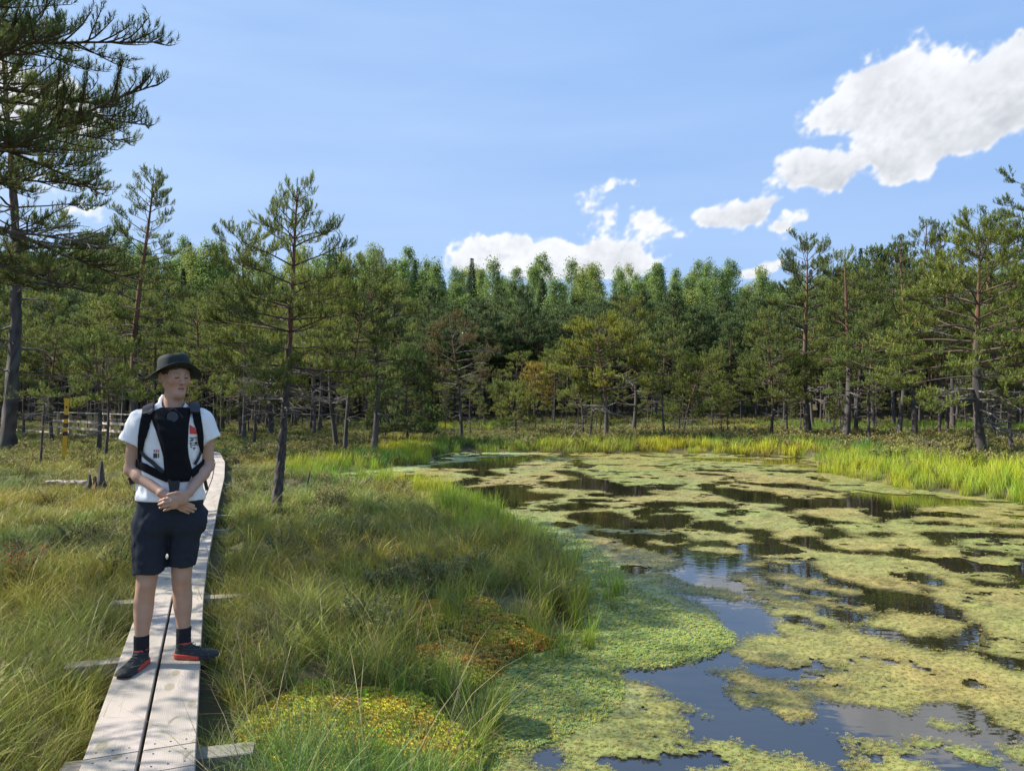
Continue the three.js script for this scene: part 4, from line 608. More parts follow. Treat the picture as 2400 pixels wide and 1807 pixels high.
{ // the mass of trunks and crowns deeper in the wood, behind the ones that can be told apart
  const R = rng(88), m = count(pine({ ...FAR, h: 10, seed: 660, lean: 0, cb: 0.55, spread: 1.9, top: 'cone', step: 0.5, per: 5, r0: 0.14, yellow: 0.25, dead: 6, orange: 0.3, bright: [0.29, 0.38, 0.10], dark: [0.10, 0.18, 0.07] }));
  const list = []; for (let i = 0; i < 420; i++) { const d = mix(64, 92, R()), x = (R() * 2 - 1) * (d * 0.85), s = (0.75 + 0.25 * R()); list.push(new THREE.Matrix4().compose(new THREE.Vector3(x, groundY(x, -d) - 0.05, -d), new THREE.Quaternion().setFromEuler(new THREE.Euler(0, R() * 6.28, 0)), new THREE.Vector3(s, s, s))); }
  for (const [name, g, mat, lb] of [['forest_trunks', m.trunk, barkMat, 'crowded dark trunks deep in the forest behind the bog'], ['forest_crowns', m.crown, needleMat, 'mass of dark green pine crowns deep in the forest']]) { const im = new THREE.InstancedMesh(g, mat, list.length); list.forEach((q, i) => im.setMatrixAt(i, q)); im.name = name; im.castShadow = im.receiveShadow = true; scene.add(im); tag(im, lb, 'forest', null, 'stuff'); }
}
console.log('tree tris', treeTris);
// ---------------------------------------------------------------- boardwalk, railing, marker post, dead wood
{
  const W = 512, H = 1024, px = new Uint8Array(W * H * 4), bp = new Uint8Array(W * H * 4), R = rng(12), knots = [];   // 0.5 m across, 2 m along
  for (let i = 0; i < 8; i++) knots.push([R(), R(), 0.018 + 0.02 * R()]);
  for (let j = 0; j < H; j++) for (let i = 0; i < W; i++) {
    const u = i / W * 0.5, v = j / H * 2; let f = u * 190 + 2.6 * fbm2(u * 7, v * 0.8, 3) + 0.8 * fbm2(u * 40, v * 3, 2), kn = 0;
    for (const [a, b, r] of knots) { const dx = u - a * 0.5; let dy = v - b * 2; const q = Math.hypot(dx, dy * 0.45) / r; if (q < 4) { f += (dx > 0 ? 1 : -1) * 7 * Math.exp(-q * q * 0.5) ; kn = Math.max(kn, sstep(1, 0.55, q)); f += 3 * Math.exp(-q) * q; } }
    const ring = Math.pow(0.5 + 0.5 * Math.sin(f * 6.283 * 0.55), 2.2), fib = noise2(u * 700, v * 14) * 0.5 + noise2(u * 1500, v * 40) * 0.3, stain = fbm2(u * 7 + 3, v * 2.2, 4);
    const crack = sstep(0.035, 0.0, Math.abs(noise2(u * 26 + 7, v * 0.8))) * sstep(0.2, 0.5, noise2(u * 11, v * 1.3 + 8));
    let s = (0.90 - 0.11 * ring + 0.09 * fib + 0.30 * stain) * (1 - 0.3 * kn) * (1 - 0.5 * crack); s = clamp(s, 0.05, 1);
    px.set([255 * clamp(s * 0.415), 255 * clamp(s * (0.365 - 0.02 * stain)), 255 * clamp(s * (0.325 - 0.035 * ring - 0.05 * kn)), 255], (j * W + i) * 4); const h = 255 * clamp(s * 0.8); bp.set([h, h, h, 255], (j * W + i) * 4);
  }
  const tex = (d) => { const t = new THREE.DataTexture(d, W, H); t.wrapS = t.wrapT = THREE.RepeatWrapping; t.magFilter = THREE.LinearFilter; t.repeat.set(2, 0.5); t.needsUpdate = true; return t; };
  const woodMat = std(0xffffff, 0.8, { map: tex(px), bumpMap: tex(bp), bumpScale: 0.0016 });
  const oldMat = std(lin(0.62, 0.64, 0.66), 0.9, { map: woodMat.map, bumpMap: woodMat.bumpMap, bumpScale: 0.002 }), paleMat = std(lin(1.5, 1.5, 1.45), 0.8, { map: woodMat.map }), railMat = std(lin(1.2, 1.05, 0.75), 0.85, { map: woodMat.map });
  const walkway = new THREE.Group(); walkway.name = 'boardwalk'; scene.add(walkway); tag(walkway, 'pale two plank boardwalk winding through the bog', 'boardwalk', null, 'structure'); delete walkway.userData.category;
  // a plank between two mitred ends: a and b are [left x, left z, right x, right z]
  const plank = (a, b, top, th, mat, parent, name, off) => {
    const p = [], n = [], u = [], ix = [], L = Math.hypot(b[0] - a[0], b[1] - a[1]), N = Math.max(1, Math.round(L / 0.5)), bev = 0.004, wd = Math.hypot(a[2] - a[0], a[3] - a[1]);
    const sec = [[0, 0, 1], [0, -bev, 0], [bev / wd, 0, 0], [1 - bev / wd, 0, 0], [1, -bev, 0], [1, -th, 0], [0, -th, 0]].slice(1), M = sec.length;
    const prof = [...sec, sec[0]]; let acc = 0; const us = prof.map((s, i) => { if (i) acc += Math.hypot((s[0] - prof[i - 1][0]) * wd, s[1] - prof[i - 1][1]); return acc; });
    for (let i = 0; i <= N; i++) { const t = i / N, l = [mix(a[0], b[0], t), mix(a[1], b[1], t)], r = [mix(a[2], b[2], t), mix(a[3], b[3], t)]; prof.forEach((s, k) => { p.push(mix(l[0], r[0], s[0]), top + s[1], mix(l[1], r[1], s[0])); u.push(us[k] + off[0], t * L + off[1]); }); }
    const C = M + 1; for (let i = 1; i <= N; i++) for (let k = 0; k < M; k++) { const q = (i - 1) * C + k; ix.push(q, q + 1, q + C + 1, q, q + C + 1, q + C); }
    for (const s of [0, N * C]) for (let k = 1; k < M - 1; k++) ix.push(s, s + k, s + k + 1);
    let g = new THREE.BufferGeometry(); g.setAttribute('position', new THREE.BufferAttribute(new Float32Array(p), 3)); g.setAttribute('uv', new THREE.BufferAttribute(new Float32Array(u), 2)); g.setIndex(ix); g = g.toNonIndexed(); g.computeVertexNormals();
    return obj(name, g, mat, parent);
  };
  const HW = 0.228, nrm = walk.map((w, i) => { const a = walk[Math.max(0, i - 1)], b = walk[Math.min(walk.length - 1, i + 1)], c = [w[0] - a[0], w[1] - a[1]], d = [b[0] - w[0], b[1] - w[1]], lc = Math.hypot(...c) || 1, ld = Math.hypot(...d) || 1; let x = c[0] / lc + d[0] / ld, z = c[1] / lc + d[1] / ld; if (i === 0) { x = d[0]; z = d[1]; } const l = Math.hypot(x, z); return [-z / l, x / l]; });
  const screwGeo = new THREE.CylinderGeometry(0.004, 0.004, 0.002, 8), screwMat = std(lin(0.13, 0.11, 0.10), 0.5, { metalness: 0.4 });
  for (let i = 1; i < walk.length; i++) {
    const a = walk[i - 1], b = walk[i], na = nrm[i - 1], nb = nrm[i], dx = b[0] - a[0], dz = b[1] - a[1], L = Math.hypot(dx, dz), ux = dx / L, uz = dz / L, gap = 0.003;
    const end = (p, n, s0, s1, g) => { const k = 1; return [p[0] + n[0] * s0 * k + ux * g, p[1] + n[1] * s0 * k + uz * g, p[0] + n[0] * s1 * k + ux * g, p[1] + n[1] * s1 * k + uz * g]; };
    const y = PLANK_Y + (R() - 0.5) * 0.004;
    for (const [s0, s1] of [[-HW, -0.008], [0.008, HW]]) {
      plank(end(a, na, s0, s1, gap), end(b, nb, s0, s1, -gap), y + (R() - 0.5) * 0.004, 0.05, woodMat, walkway, 'plank', [R() * 0.5, R() * 2]);
      if (i < 5) for (const [p, n, g] of [[a, na, 0.05], [b, nb, -0.05]]) for (const f of [0.2, 0.5, 0.8]) { const s = mix(s0, s1, f), m = obj('screw', screwGeo, screwMat, walkway); m.position.set(p[0] + n[0] * s + ux * g, y + 0.0022, p[1] + n[1] * s + uz * g); }
    }
  }
  const sleeper = (l, r, w = 0.11, y = 0.262) => { const a = onPlane(l[0], l[1], y), b = onPlane(r[0], r[1], y), dx = b[0] - a[0], dz = b[2] - a[2], L = Math.hypot(dx, dz), nx = -dz / L * w / 2, nz = dx / L * w / 2; plank([a[0] - nx, a[2] - nz, a[0] + nx, a[2] + nz], [b[0] - nx, b[2] - nz, b[0] + nx, b[2] + nz], y, 0.08, oldMat, walkway, 'sleeper', [R(), R() * 2]); };
  sleeper([142, 1800], [594, 1750], 0.12); sleeper([152, 1560], [476, 1524], 0.11); sleeper([258, 1412], [584, 1393], 0.12); sleeper([380, 1245], [535, 1241], 0.08, 0.25); sleeper([400, 1210], [552, 1207], 0.08, 0.25);
  // railing along the far stretch of the boardwalk
  {
    const i0 = 10, a = walk[i0], b = walk[i0 + 1], dx = b[0] - a[0], dz = b[1] - a[1], L = Math.hypot(dx, dz), ux = dx / L, uz = dz / L, c = [a[0] + uz * -0.5 * 0 + (-uz) * 0 , a[1]];
    const nx = -uz, nz = ux, side = (nx * a[0] + nz * a[1]) > 0 ? -1 : 1, ox = nx * side * 0.42, oz = nz * side * 0.42;
    const t = thing('railing', 'low wooden railing of posts and three rails beside the far stretch of boardwalk', 'railing', [a[0] + ox, PLANK_Y, a[1] + oz]);
    const g = (w, h, d) => { const q = new THREE.BoxGeometry(w, h, d); return q; }, yaw = Math.atan2(-dz, dx), L0 = -1.6, L1 = L + 0.6;
    for (const s of [L0 + 0.15, L0 + 2.3, L0 + 4.2, L0 + 4.9, L1 - 2.2, L1 - 0.5]) { const m = obj('post', g(0.12, 1.15, 0.12), railMat, t); m.position.set(ux * s, 0.44, uz * s); m.rotation.y = yaw; }
    for (const [y, w, h, o] of [[1.03, 0.16, 0.035, 0], [0.64, 0.035, 0.1, 0.08], [0.33, 0.035, 0.1, 0.08]]) { const m = obj('rail', g(L1 - L0, h, w), paleMat, t); m.position.set(ux * (L0 + L1) / 2 + nx * side * o, y, uz * (L0 + L1) / 2 + nz * side * o); m.rotation.y = yaw; }
  }
  // yellow marker post
  {
    const b = onPlane(148, 1083, 0.2), top = atDepth(155, 933, -b[2]), h = top[1] - 0.1, t = thing('marker_post', 'yellow marker post with three black bands and a small black arrow', 'marker post', [b[0], 0.1, b[2]]); t.rotation.set(0, 0.5, -(top[0] - b[0]) / h);
    const yel = std(lin(0.62, 0.33, 0.015), 0.6), blk = std(lin(0.012, 0.012, 0.013), 0.6), s = 0.108;
    const body = obj('post', new THREE.BoxGeometry(s, h, s), yel, t); body.position.y = h / 2;
    for (const [y0, y1] of [[972, 982], [992, 1001.5], [1011.5, 1021]]) { const ya = atDepth(150, y1, -b[2])[1] - 0.1, yb = atDepth(150, y0, -b[2])[1] - 0.1, m = obj('band', new THREE.BoxGeometry(s + 0.006, yb - ya, s + 0.006), blk, t); m.position.y = (ya + yb) / 2; }
    const sh = new THREE.Shape(); sh.moveTo(-0.03, 0); sh.lineTo(0.022, 0.045); sh.lineTo(0.022, -0.045); const ar = obj('arrow', new THREE.ExtrudeGeometry(sh, { depth: 0.004, bevelEnabled: false }), blk, t); ar.position.set(-0.005, h - 0.25, s / 2);
    const pl = obj('side_plate', new THREE.BoxGeometry(0.004, 0.26, 0.085), blk, t); pl.position.set(s / 2 + 0.003, h - 0.24, 0);
  }
  // jagged stump with a fallen pale log
  {
    const b = onPlane(228, 1165, 0.18), s = -b[2] / F, R2 = rng(8), t = thing('tree_stump', 'weathered dark jagged stump with two splintered spikes in the grass', 'tree stump', [b[0], 0.12, b[2]]);
    const spike = (dx, w, h, seed) => { const m = new MB(), P = []; for (let i = 0; i <= 6; i++) { const k = i / 6; P.push([dx + (noise2(k * 3, seed) * 0.03), h * k, noise2(seed, k * 3) * 0.03, w * (1 - k * 0.75) * (1 + 0.2 * noise2(k * 8, seed)), 0.45]); } m.tube(P, 8, () => { const q = 0.6 + 0.8 * R2(); return [0.075 * q, 0.068 * q, 0.065 * q]; }, true); return m.geo(); };
    obj('spike', spike(0.06, 0.10, 0.70, 3), barkMat, t); obj('spike', spike(-0.17, 0.08, 0.46, 5), barkMat, t); obj('spike', spike(-0.05, 0.09, 0.42, 9), std(lin(1.9, 1.0, 0.75), 1, { vertexColors: true }), t);
    const l = onPlane(105, 1150, 0.2), r = onPlane(203, 1152, 0.2), m = new MB(), P = []; for (let i = 0; i <= 10; i++) { const k = i / 10; P.push([mix(l[0], r[0], k), 0.36 + 0.02 * noise2(k * 4, 2), mix(l[2], r[2], k) + 0.05 * noise2(k * 3, 8), 0.035 + 0.02 * k, 0.3]); }
    m.tube(P, 8, () => { const q = 0.5 + 0.8 * R2(); return [0.34 * q, 0.29 * q, 0.27 * q]; }, true); tag(obj('fallen_log', m.geo(true), barkMat), 'thin pale fallen log lying in the grass against the jagged stump', 'log');
  }
  // small dead sticks and the grey dead limbs at the right shore
  const stick = (x0, y0, x1, y1, yb, r, label, twigs = 0, pale = 0.4, back = 0) => {
    const b = onPlane(x0, y0, yb), d = -b[2], e = atDepth(x1, y1, d + back), R3 = rng(Math.round(x0)), m = new MB(), c = [0, 1, 2].map((j) => mix(BARK.dark[j], BARK.dead[j] * 1.3, pale)), P = []; for (let i = 0; i <= 8; i++) { const k = i / 8, w = Math.hypot(e[0] - b[0], e[1] - b[1]) * 0.05; P.push([mix(0, e[0] - b[0], k) + w * noise2(k * 4, x0), mix(-0.08, e[1] - yb, k) + w * noise2(x1, k * 4), mix(0, e[2] - b[2], k) + w * noise2(k * 3, y0), r * (1 - 0.75 * k), 0.2]); }
    m.tube(P, 6, () => { const q = 0.6 + 0.7 * R3(); return c.map((v) => v * q); });
    const grow = (p, dir, len, rr, depth) => { const Q = []; let x = p[0], y = p[1], z = p[2], dx = dir[0], dy = dir[1], dz = dir[2]; for (let i = 0; i <= 5; i++) { Q.push([x, y, z, rr * (1 - 0.16 * i)]); x += dx * len / 5; y += dy * len / 5; z += dz * len / 5; dx += (R3() - 0.5) * 0.5; dy += (R3() - 0.55) * 0.4; dz += (R3() - 0.5) * 0.5; } m.tube(Q, 4, () => { const q = 0.7 + 0.6 * R3(); return c.map((v) => v * q); }); if (depth) for (let k = 0; k < 4; k++) { const q = Q[1 + Math.floor(R3() * 5)]; grow(q, [dx + (R3() - 0.5) * 1.6, dy + (R3() - 0.5) * 1.2, dz + (R3() - 0.5) * 1.6], len * 0.5, rr * 0.5, depth - 1); } };
    const ax = e[0] - b[0], ay = e[1] - yb, al = Math.hypot(ax, ay); for (let k = 0; k < twigs; k++) { const p = P[2 + Math.floor(R3() * 7)]; grow(p, [ax / al + (R3() - 0.5) * 1.4, ay / al + (R3() - 0.5) * 1.2, (R3() - 0.5) * 1.4], al * 0.35 * (0.5 + R3()), r * 0.4, 1); }
    return tag(Object.assign(obj('dead_branch', m.geo(true), barkMat), {}), label, 'dead branch').position.set(...[b[0], yb, b[2]]);
  };
  stick(715, 1152, 728, 1105, 0.15, 0.04, 'short dark leaning dead stub in the grass right of the slender pine', 0, 0.1);
  stick(826, 1168, 856, 1128, 0.15, 0.014, 'thin forked dead twig at the water edge below the inlet', 5, 0.2);
  stick(2294, 1062, 2160, 1078, 0.35, 0.045, 'tangle of silvery dead limbs drooping from the gnarled pine over the sedge', 16, 0.95, -0.6);
  stick(2208, 1108, 2205, 1062, 0.15, 0.035, 'thin upright dead stub standing in the bright sedge', 1, 0.3);
  stick(2242, 1095, 2228, 1050, 0.15, 0.022, 'slanting dead stick right of the upright stub in the sedge', 2, 0.3);
  stick(2330, 1078, 2348, 1112, 0.6, 0.03, 'dark broken limb leaning down from the foot of the gnarled pine', 1, 0.15);
  stick(1320, 1043, 1348, 1014, 0.2, 0.03, 'pale crooked dead limb on the far shore left of the spreading pine', 3, 1.0);
  // leafy shrub with some red leaves at the left edge, and a sapling at the inlet
  const leafy = (px, py, h, w, cs, label, seed, n) => {
    const b = onPlane(px, py, 0.18), R4 = rng(seed), t = thing('leafy_shrub', label, 'shrub', [b[0], 0.12, b[2]]), wd = new MB(), lf = new MB();
    for (let s = 0; s < 12; s++) { const a = R4() * 6.283, P = []; let x = (R4() - 0.5) * 0.1, y = 0, z = (R4() - 0.5) * 0.1; const L = h * (0.6 + 0.5 * R4()); for (let i = 0; i <= 5; i++) { P.push([x, y, z, 0.005 * (1.2 - i / 6)]); x += Math.cos(a) * w * 0.2 * R4(); z += Math.sin(a) * w * 0.2 * R4(); y += L / 5; } wd.tube(P, 4, () => [0.12, 0.07, 0.05]);
      for (let i = 0; i < n; i++) { const u = (0.25 + 0.75 * R4()) * 5, k = Math.min(4, Math.floor(u)), f = u - k, p = [0, 1, 2].map((j) => mix(P[k][j], P[k + 1][j], f)), an = R4() * 6.283, e = R4() * 1.4 - 0.4, l = 0.022 + 0.02 * R4(), d = [Math.cos(an) * Math.cos(e), Math.sin(e), Math.sin(an) * Math.cos(e)], c = cs[Math.floor(R4() * cs.length)].map((v) => v * (0.7 + 0.6 * R4())), off = 0.04 * R4(), q = p.map((v, j) => v + d[j] * off), sx = -Math.sin(an) * l * 0.35, sz = Math.cos(an) * l * 0.35, k0 = lf.v(...q, c); lf.v(q[0] + d[0] * l * 0.5 + sx, q[1] + d[1] * l * 0.5, q[2] + d[2] * l * 0.5 + sz, c); lf.v(q[0] + d[0] * l, q[1] + d[1] * l - 0.004, q[2] + d[2] * l, c); lf.v(q[0] + d[0] * l * 0.5 - sx, q[1] + d[1] * l * 0.5, q[2] + d[2] * l * 0.5 - sz, c); lf.quad(k0, k0 + 1, k0 + 2, k0 + 3); } }
    obj('stem', wd.geo(), barkMat, t); obj('foliage', lf.geo(), broadMat, t);
  };
  leafy(20, 1385, 0.42, 0.5, [[0.16, 0.12, 0.06], [0.22, 0.15, 0.10], [0.15, 0.17, 0.05], [0.28, 0.16, 0.13], [0.45, 0.07, 0.03]], 'bushy dwarf shrub with pinkish brown and red leaves at the left edge of the picture', 31, 60);
  leafy(75, 1330, 0.36, 0.4, [[0.22, 0.17, 0.08], [0.26, 0.15, 0.12], [0.15, 0.17, 0.05]], 'pinkish heather bush beside the red leaved shrub in the grass', 32, 50);
  leafy(852, 1118, 0.32, 0.35, [[0.22, 0.30, 0.05], [0.28, 0.33, 0.06]], 'fresh green leafy seedling at the inlet edge before the dark trunked pine', 33, 26);
}
// ---------------------------------------------------------------- the person on the boardwalk
{
  const len3 = Math.hypot, smin = (a, b, k) => { const h = Math.max(k - Math.abs(a - b), 0) / k; return Math.min(a, b) - h * h * k * 0.25; }, smax = (a, b, k) => -smin(-a, -b, k);
  const sph = (x, y, z, c, r) => len3(x - c[0], y - c[1], z - c[2]) - r;
  const ell = (x, y, z, c, r) => { const a = (x - c[0]) / r[0], b = (y - c[1]) / r[1], d = (z - c[2]) / r[2], k0 = len3(a, b, d), k1 = len3(a / r[0], b / r[1], d / r[2]); return k0 < 1e-6 ? -Math.min(...r) : k0 * (k0 - 1) / k1; };
  const cap = (x, y, z, a, b, ra, rb) => { const ex = b[0] - a[0], ey = b[1] - a[1], ez = b[2] - a[2], px = x - a[0], py = y - a[1], pz = z - a[2], t = clamp((px * ex + py * ey + pz * ez) / (ex * ex + ey * ey + ez * ez)); return len3(px - ex * t, py - ey * t, pz - ez * t) - mix(ra, rb, t); };
  // surface nets over a grid with its own spacing on each axis
  const axis = (a, b, step, fine) => { const o = [a]; while (o[o.length - 1] < b) { const v = o[o.length - 1]; let s = step; for (const [f0, f1, fs] of fine ?? []) if (v >= f0 - 1e-9 && v < f1) s = Math.min(s, fs); o.push(v + s); } return o; };
  function surface(f, X, Y, Z, color) {
    const nx = X.length, ny = Y.length, nz = Z.length, D = new Float32Array(nx * ny * nz), id = new Int32Array(nx * ny * nz).fill(-1), at = (i, j, k) => (k * ny + j) * nx + i, p = [], ix = [];
    for (let k = 0; k < nz; k++) for (let j = 0; j < ny; j++) for (let i = 0; i < nx; i++) D[at(i, j, k)] = f(X[i], Y[j], Z[k]);
    const E = [[0, 1], [2, 3], [4, 5], [6, 7], [0, 2], [1, 3], [4, 6], [5, 7], [0, 4], [1, 5], [2, 6], [3, 7]];
    for (let k = 0; k < nz - 1; k++) for (let j = 0; j < ny - 1; j++) for (let i = 0; i < nx - 1; i++) {
      const d = [D[at(i, j, k)], D[at(i + 1, j, k)], D[at(i, j + 1, k)], D[at(i + 1, j + 1, k)], D[at(i, j, k + 1)], D[at(i + 1, j, k + 1)], D[at(i, j + 1, k + 1)], D[at(i + 1, j + 1, k + 1)]]; let m = 0; for (let q = 0; q < 8; q++) if (d[q] < 0) m++; if (m === 0 || m === 8) continue;
      let sx = 0, sy = 0, sz = 0, n = 0; for (const [a, b] of E) { if ((d[a] < 0) === (d[b] < 0)) continue; const t = d[a] / (d[a] - d[b]); sx += mix(a & 1, b & 1, t); sy += mix((a >> 1) & 1, (b >> 1) & 1, t); sz += mix(a >> 2, b >> 2, t); n++; }
      id[at(i, j, k)] = p.length / 3; p.push(mix(X[i], X[i + 1], sx / n), mix(Y[j], Y[j + 1], sy / n), mix(Z[k], Z[k + 1], sz / n));
    }
    for (let k = 1; k < nz - 1; k++) for (let j = 1; j < ny - 1; j++) for (let i = 1; i < nx - 1; i++) {
      const s = D[at(i, j, k)] < 0, q = (a, b, c, d) => { if (a < 0 || b < 0 || c < 0 || d < 0) return; if (s) ix.push(a, b, c, a, c, d); else ix.push(a, c, b, a, d, c); };
      if (s !== (D[at(i + 1, j, k)] < 0)) q(id[at(i, j - 1, k - 1)], id[at(i, j, k - 1)], id[at(i, j, k)], id[at(i, j - 1, k)]);
      if (s !== (D[at(i, j + 1, k)] < 0)) q(id[at(i - 1, j, k - 1)], id[at(i - 1, j, k)], id[at(i, j, k)], id[at(i, j, k - 1)]);
      if (s !== (D[at(i, j, k + 1)] < 0)) q(id[at(i - 1, j - 1, k)], id[at(i, j - 1, k)], id[at(i, j, k)], id[at(i - 1, j, k)]);
    }
    const g = new THREE.BufferGeometry(); g.setAttribute('position', new THREE.BufferAttribute(new Float32Array(p), 3)); g.setIndex(ix);
    const nrm = new Float32Array(p.length), e = 0.0015; for (let i = 0; i < p.length; i += 3) { const [x, y, z] = [p[i], p[i + 1], p[i + 2]]; let a = f(x + e, y, z) - f(x - e, y, z), b = f(x, y + e, z) - f(x, y - e, z), c = f(x, y, z + e) - f(x, y, z - e); const l = len3(a, b, c) || 1; nrm.set([a / l, b / l, c / l], i); } g.setAttribute('normal', new THREE.BufferAttribute(nrm, 3));
    if (color) { const c = new Float32Array(p.length); for (let i = 0; i < p.length; i += 3) c.set(color(p[i], p[i + 1], p[i + 2]), i); g.setAttribute('color', new THREE.BufferAttribute(c, 3)); }
    return g;
  }
  const pos = onPlane(398, 1552, PLANK_Y), yaw = Math.atan2(-pos[0], -pos[2]), cy = Math.cos(yaw), sy = Math.sin(yaw);
  const P = thing('person', 'person in white t-shirt, dark shorts and bucket hat standing with clasped hands on boardwalk', 'person', pos); P.rotation.y = yaw;
  const local = (px, py, y = PLANK_Y) => { const w = onPlane(px, py, y), dx = w[0] - pos[0], dz = w[2] - pos[2]; return [dx * cy - dz * sy, w[1] - pos[1], dx * sy + dz * cy]; };
  // ---- skeleton and flesh
  const HC = [0.010, 1.706, 0.0], HY = 0.46, hcs = Math.cos(HY), hsn = Math.sin(HY), HP = 0.10, pcs = Math.cos(HP), psn = Math.sin(HP);
  const head = (x, y, z) => { x -= HC[0]; y -= HC[1]; z -= HC[2]; const a = x * hcs - z * hsn, c = x * hsn + z * hcs; return [a, y * pcs + c * psn, -y * psn + c * pcs]; };   // into the head's own axes: face towards +z
  const headSDF = (x, y, z) => {
    const ax = Math.abs(x);
    let d = ell(x, y, z, [0, 0.036, -0.010], [0.076, 0.088, 0.096]);
    d = smin(d, cap(x, y, z, [0, -0.008, 0.026], [0, -0.088, 0.056], 0.062, 0.033), 0.04);
    d = smin(d, cap(ax, y, z, [0.047, -0.042, 0.004], [0.012, -0.095, 0.058], 0.022, 0.018), 0.03);
    d = smin(d, sph(ax, y, z, [0.043, -0.014, 0.054], 0.026), 0.02);
    d = smin(d, cap(ax, y, z, [0.008, 0.030, 0.078], [0.042, 0.030, 0.064], 0.013, 0.010), 0.014);
    d = smax(d, -sph(ax, y, z, [0.030, 0.010, 0.097], 0.016), 0.010);
    d = smin(d, sph(ax, y, z, [0.030, 0.010, 0.0745], 0.0120), 0.004);
    d = smin(d, cap(x, y, z, [0, 0.022, 0.082], [0, -0.024, 0.103], 0.008, 0.0125), 0.010);
    d = smin(d, sph(ax, y, z, [0.0115, -0.028, 0.094], 0.0085), 0.008);
    d = smin(d, cap(ax, y, z, [0, -0.0525, 0.0885], [0.020, -0.055, 0.079], 0.0068, 0.004), 0.007);
    d = smin(d, cap(ax, y, z, [0, -0.067, 0.0865], [0.017, -0.065, 0.079], 0.0075, 0.004), 0.007);
    d = smax(d, -cap(ax, y, z, [0, -0.0595, 0.096], [0.015, -0.060, 0.089], 0.0042, 0.002), 0.004);
    d = smin(d, sph(x, y, z, [0, -0.093, 0.066], 0.020), 0.02);
    let e = ell(ax, y, z, [0.082, 0.000, -0.012], [0.010, 0.032, 0.019]); e = smax(e, -ell(ax, y, z, [0.093, 0.002, -0.006], [0.008, 0.020, 0.010]), 0.006);
    return smin(d, e, 0.010);
  };
  const RW = [-0.055, 1.032, 0.150], LW = [0.092, 1.028, 0.176];
  const hands = (x, y, z) => {
    if (x < -0.12 || x > 0.17 || y < 0.86 || y > 1.09 || z < 0.08) return 0.06;
    const palm = (w, k) => { let d = 1e9; for (const q of k) d = smin(d, cap(x, y, z, w, q, 0.018, 0.0125), 0.016); return d; };
    const Rk = [[0.030, 0.996, 0.170], [0.034, 0.980, 0.172], [0.030, 0.963, 0.170], [0.020, 0.949, 0.165]], Rp = [[0.072, 0.972, 0.176], [0.074, 0.955, 0.174], [0.066, 0.939, 0.171], [0.052, 0.927, 0.165]], Rt = [[0.118, 0.950, 0.172], [0.128, 0.930, 0.167], [0.116, 0.914, 0.164], [0.092, 0.906, 0.159]];
    const Lk = [[0.004, 1.004, 0.207], [0.000, 0.987, 0.210], [0.004, 0.969, 0.207], [0.014, 0.952, 0.200]], Lp = [[-0.038, 1.000, 0.201], [-0.043, 0.979, 0.203], [-0.038, 0.959, 0.199], [-0.020, 0.941, 0.192]], Lt = [[-0.062, 0.990, 0.176], [-0.067, 0.968, 0.176], [-0.062, 0.948, 0.173], [-0.040, 0.931, 0.170]];
    const rr = [0.0092, 0.0096, 0.0092, 0.0080], hand = (w, k, p, t) => { let d = palm(w, k); for (let i = 0; i < 4; i++) { let f = cap(x, y, z, k[i], p[i], rr[i] * 1.12, rr[i]); f = smin(f, cap(x, y, z, p[i], t[i], rr[i], rr[i] * 0.82), 0.004); d = smin(d, f, 0.005); } return d; };
    let R = hand(RW, Rk, Rp, Rt), L = hand(LW, Lk, Lp, Lt);
    L = smin(L, smin(cap(x, y, z, [0.078, 1.030, 0.186], [0.026, 1.034, 0.206], 0.016, 0.0115), cap(x, y, z, [0.026, 1.034, 0.206], [-0.020, 1.024, 0.200], 0.0112, 0.0092), 0.006), 0.012);
    L = smin(L, ell(x, y, z, [0.050, 0.995, 0.197], [0.040, 0.034, 0.016]), 0.012);
    return Math.min(R, L);
  };
  const skin = (x, y, z) => {
    let d = 1e9;
    if (y > 1.5) { const h = head(x, y, z); d = headSDF(h[0], h[1], h[2]); }
    if (y > 1.38) d = smin(d, cap(x, y, z, [0.008, 1.62, -0.008], [-0.006, 1.44, -0.03], 0.053, 0.062), 0.025);
    if (y > 0.9) {
      d = smin(d, ell(x, y, z, [-0.008, 1.30, -0.005], [0.15, 0.22, 0.09]), 0.04);
      const arm = (s, e, w, x2) => { let a = cap(x, y, z, s, e, 0.048, 0.038); a = smin(a, cap(x, y, z, e, [mix(e[0], w[0], 0.3), mix(e[1], w[1], 0.3), mix(e[2], w[2], 0.3)], 0.036, 0.041), 0.02); return smin(a, cap(x, y, z, [mix(e[0], w[0], 0.28), mix(e[1], w[1], 0.28), mix(e[2], w[2], 0.28)], w, 0.041, 0.0245), 0.015); };
      d = smin(d, Math.min(arm([-0.19, 1.45, -0.015], [-0.222, 1.158, -0.03], RW), arm([0.18, 1.455, -0.015], [0.200, 1.165, -0.03], LW)), 0.012);
    }
    if (y < 1.09 && y > 0.86) d = smin(d, hands(x, y, z), 0.008);
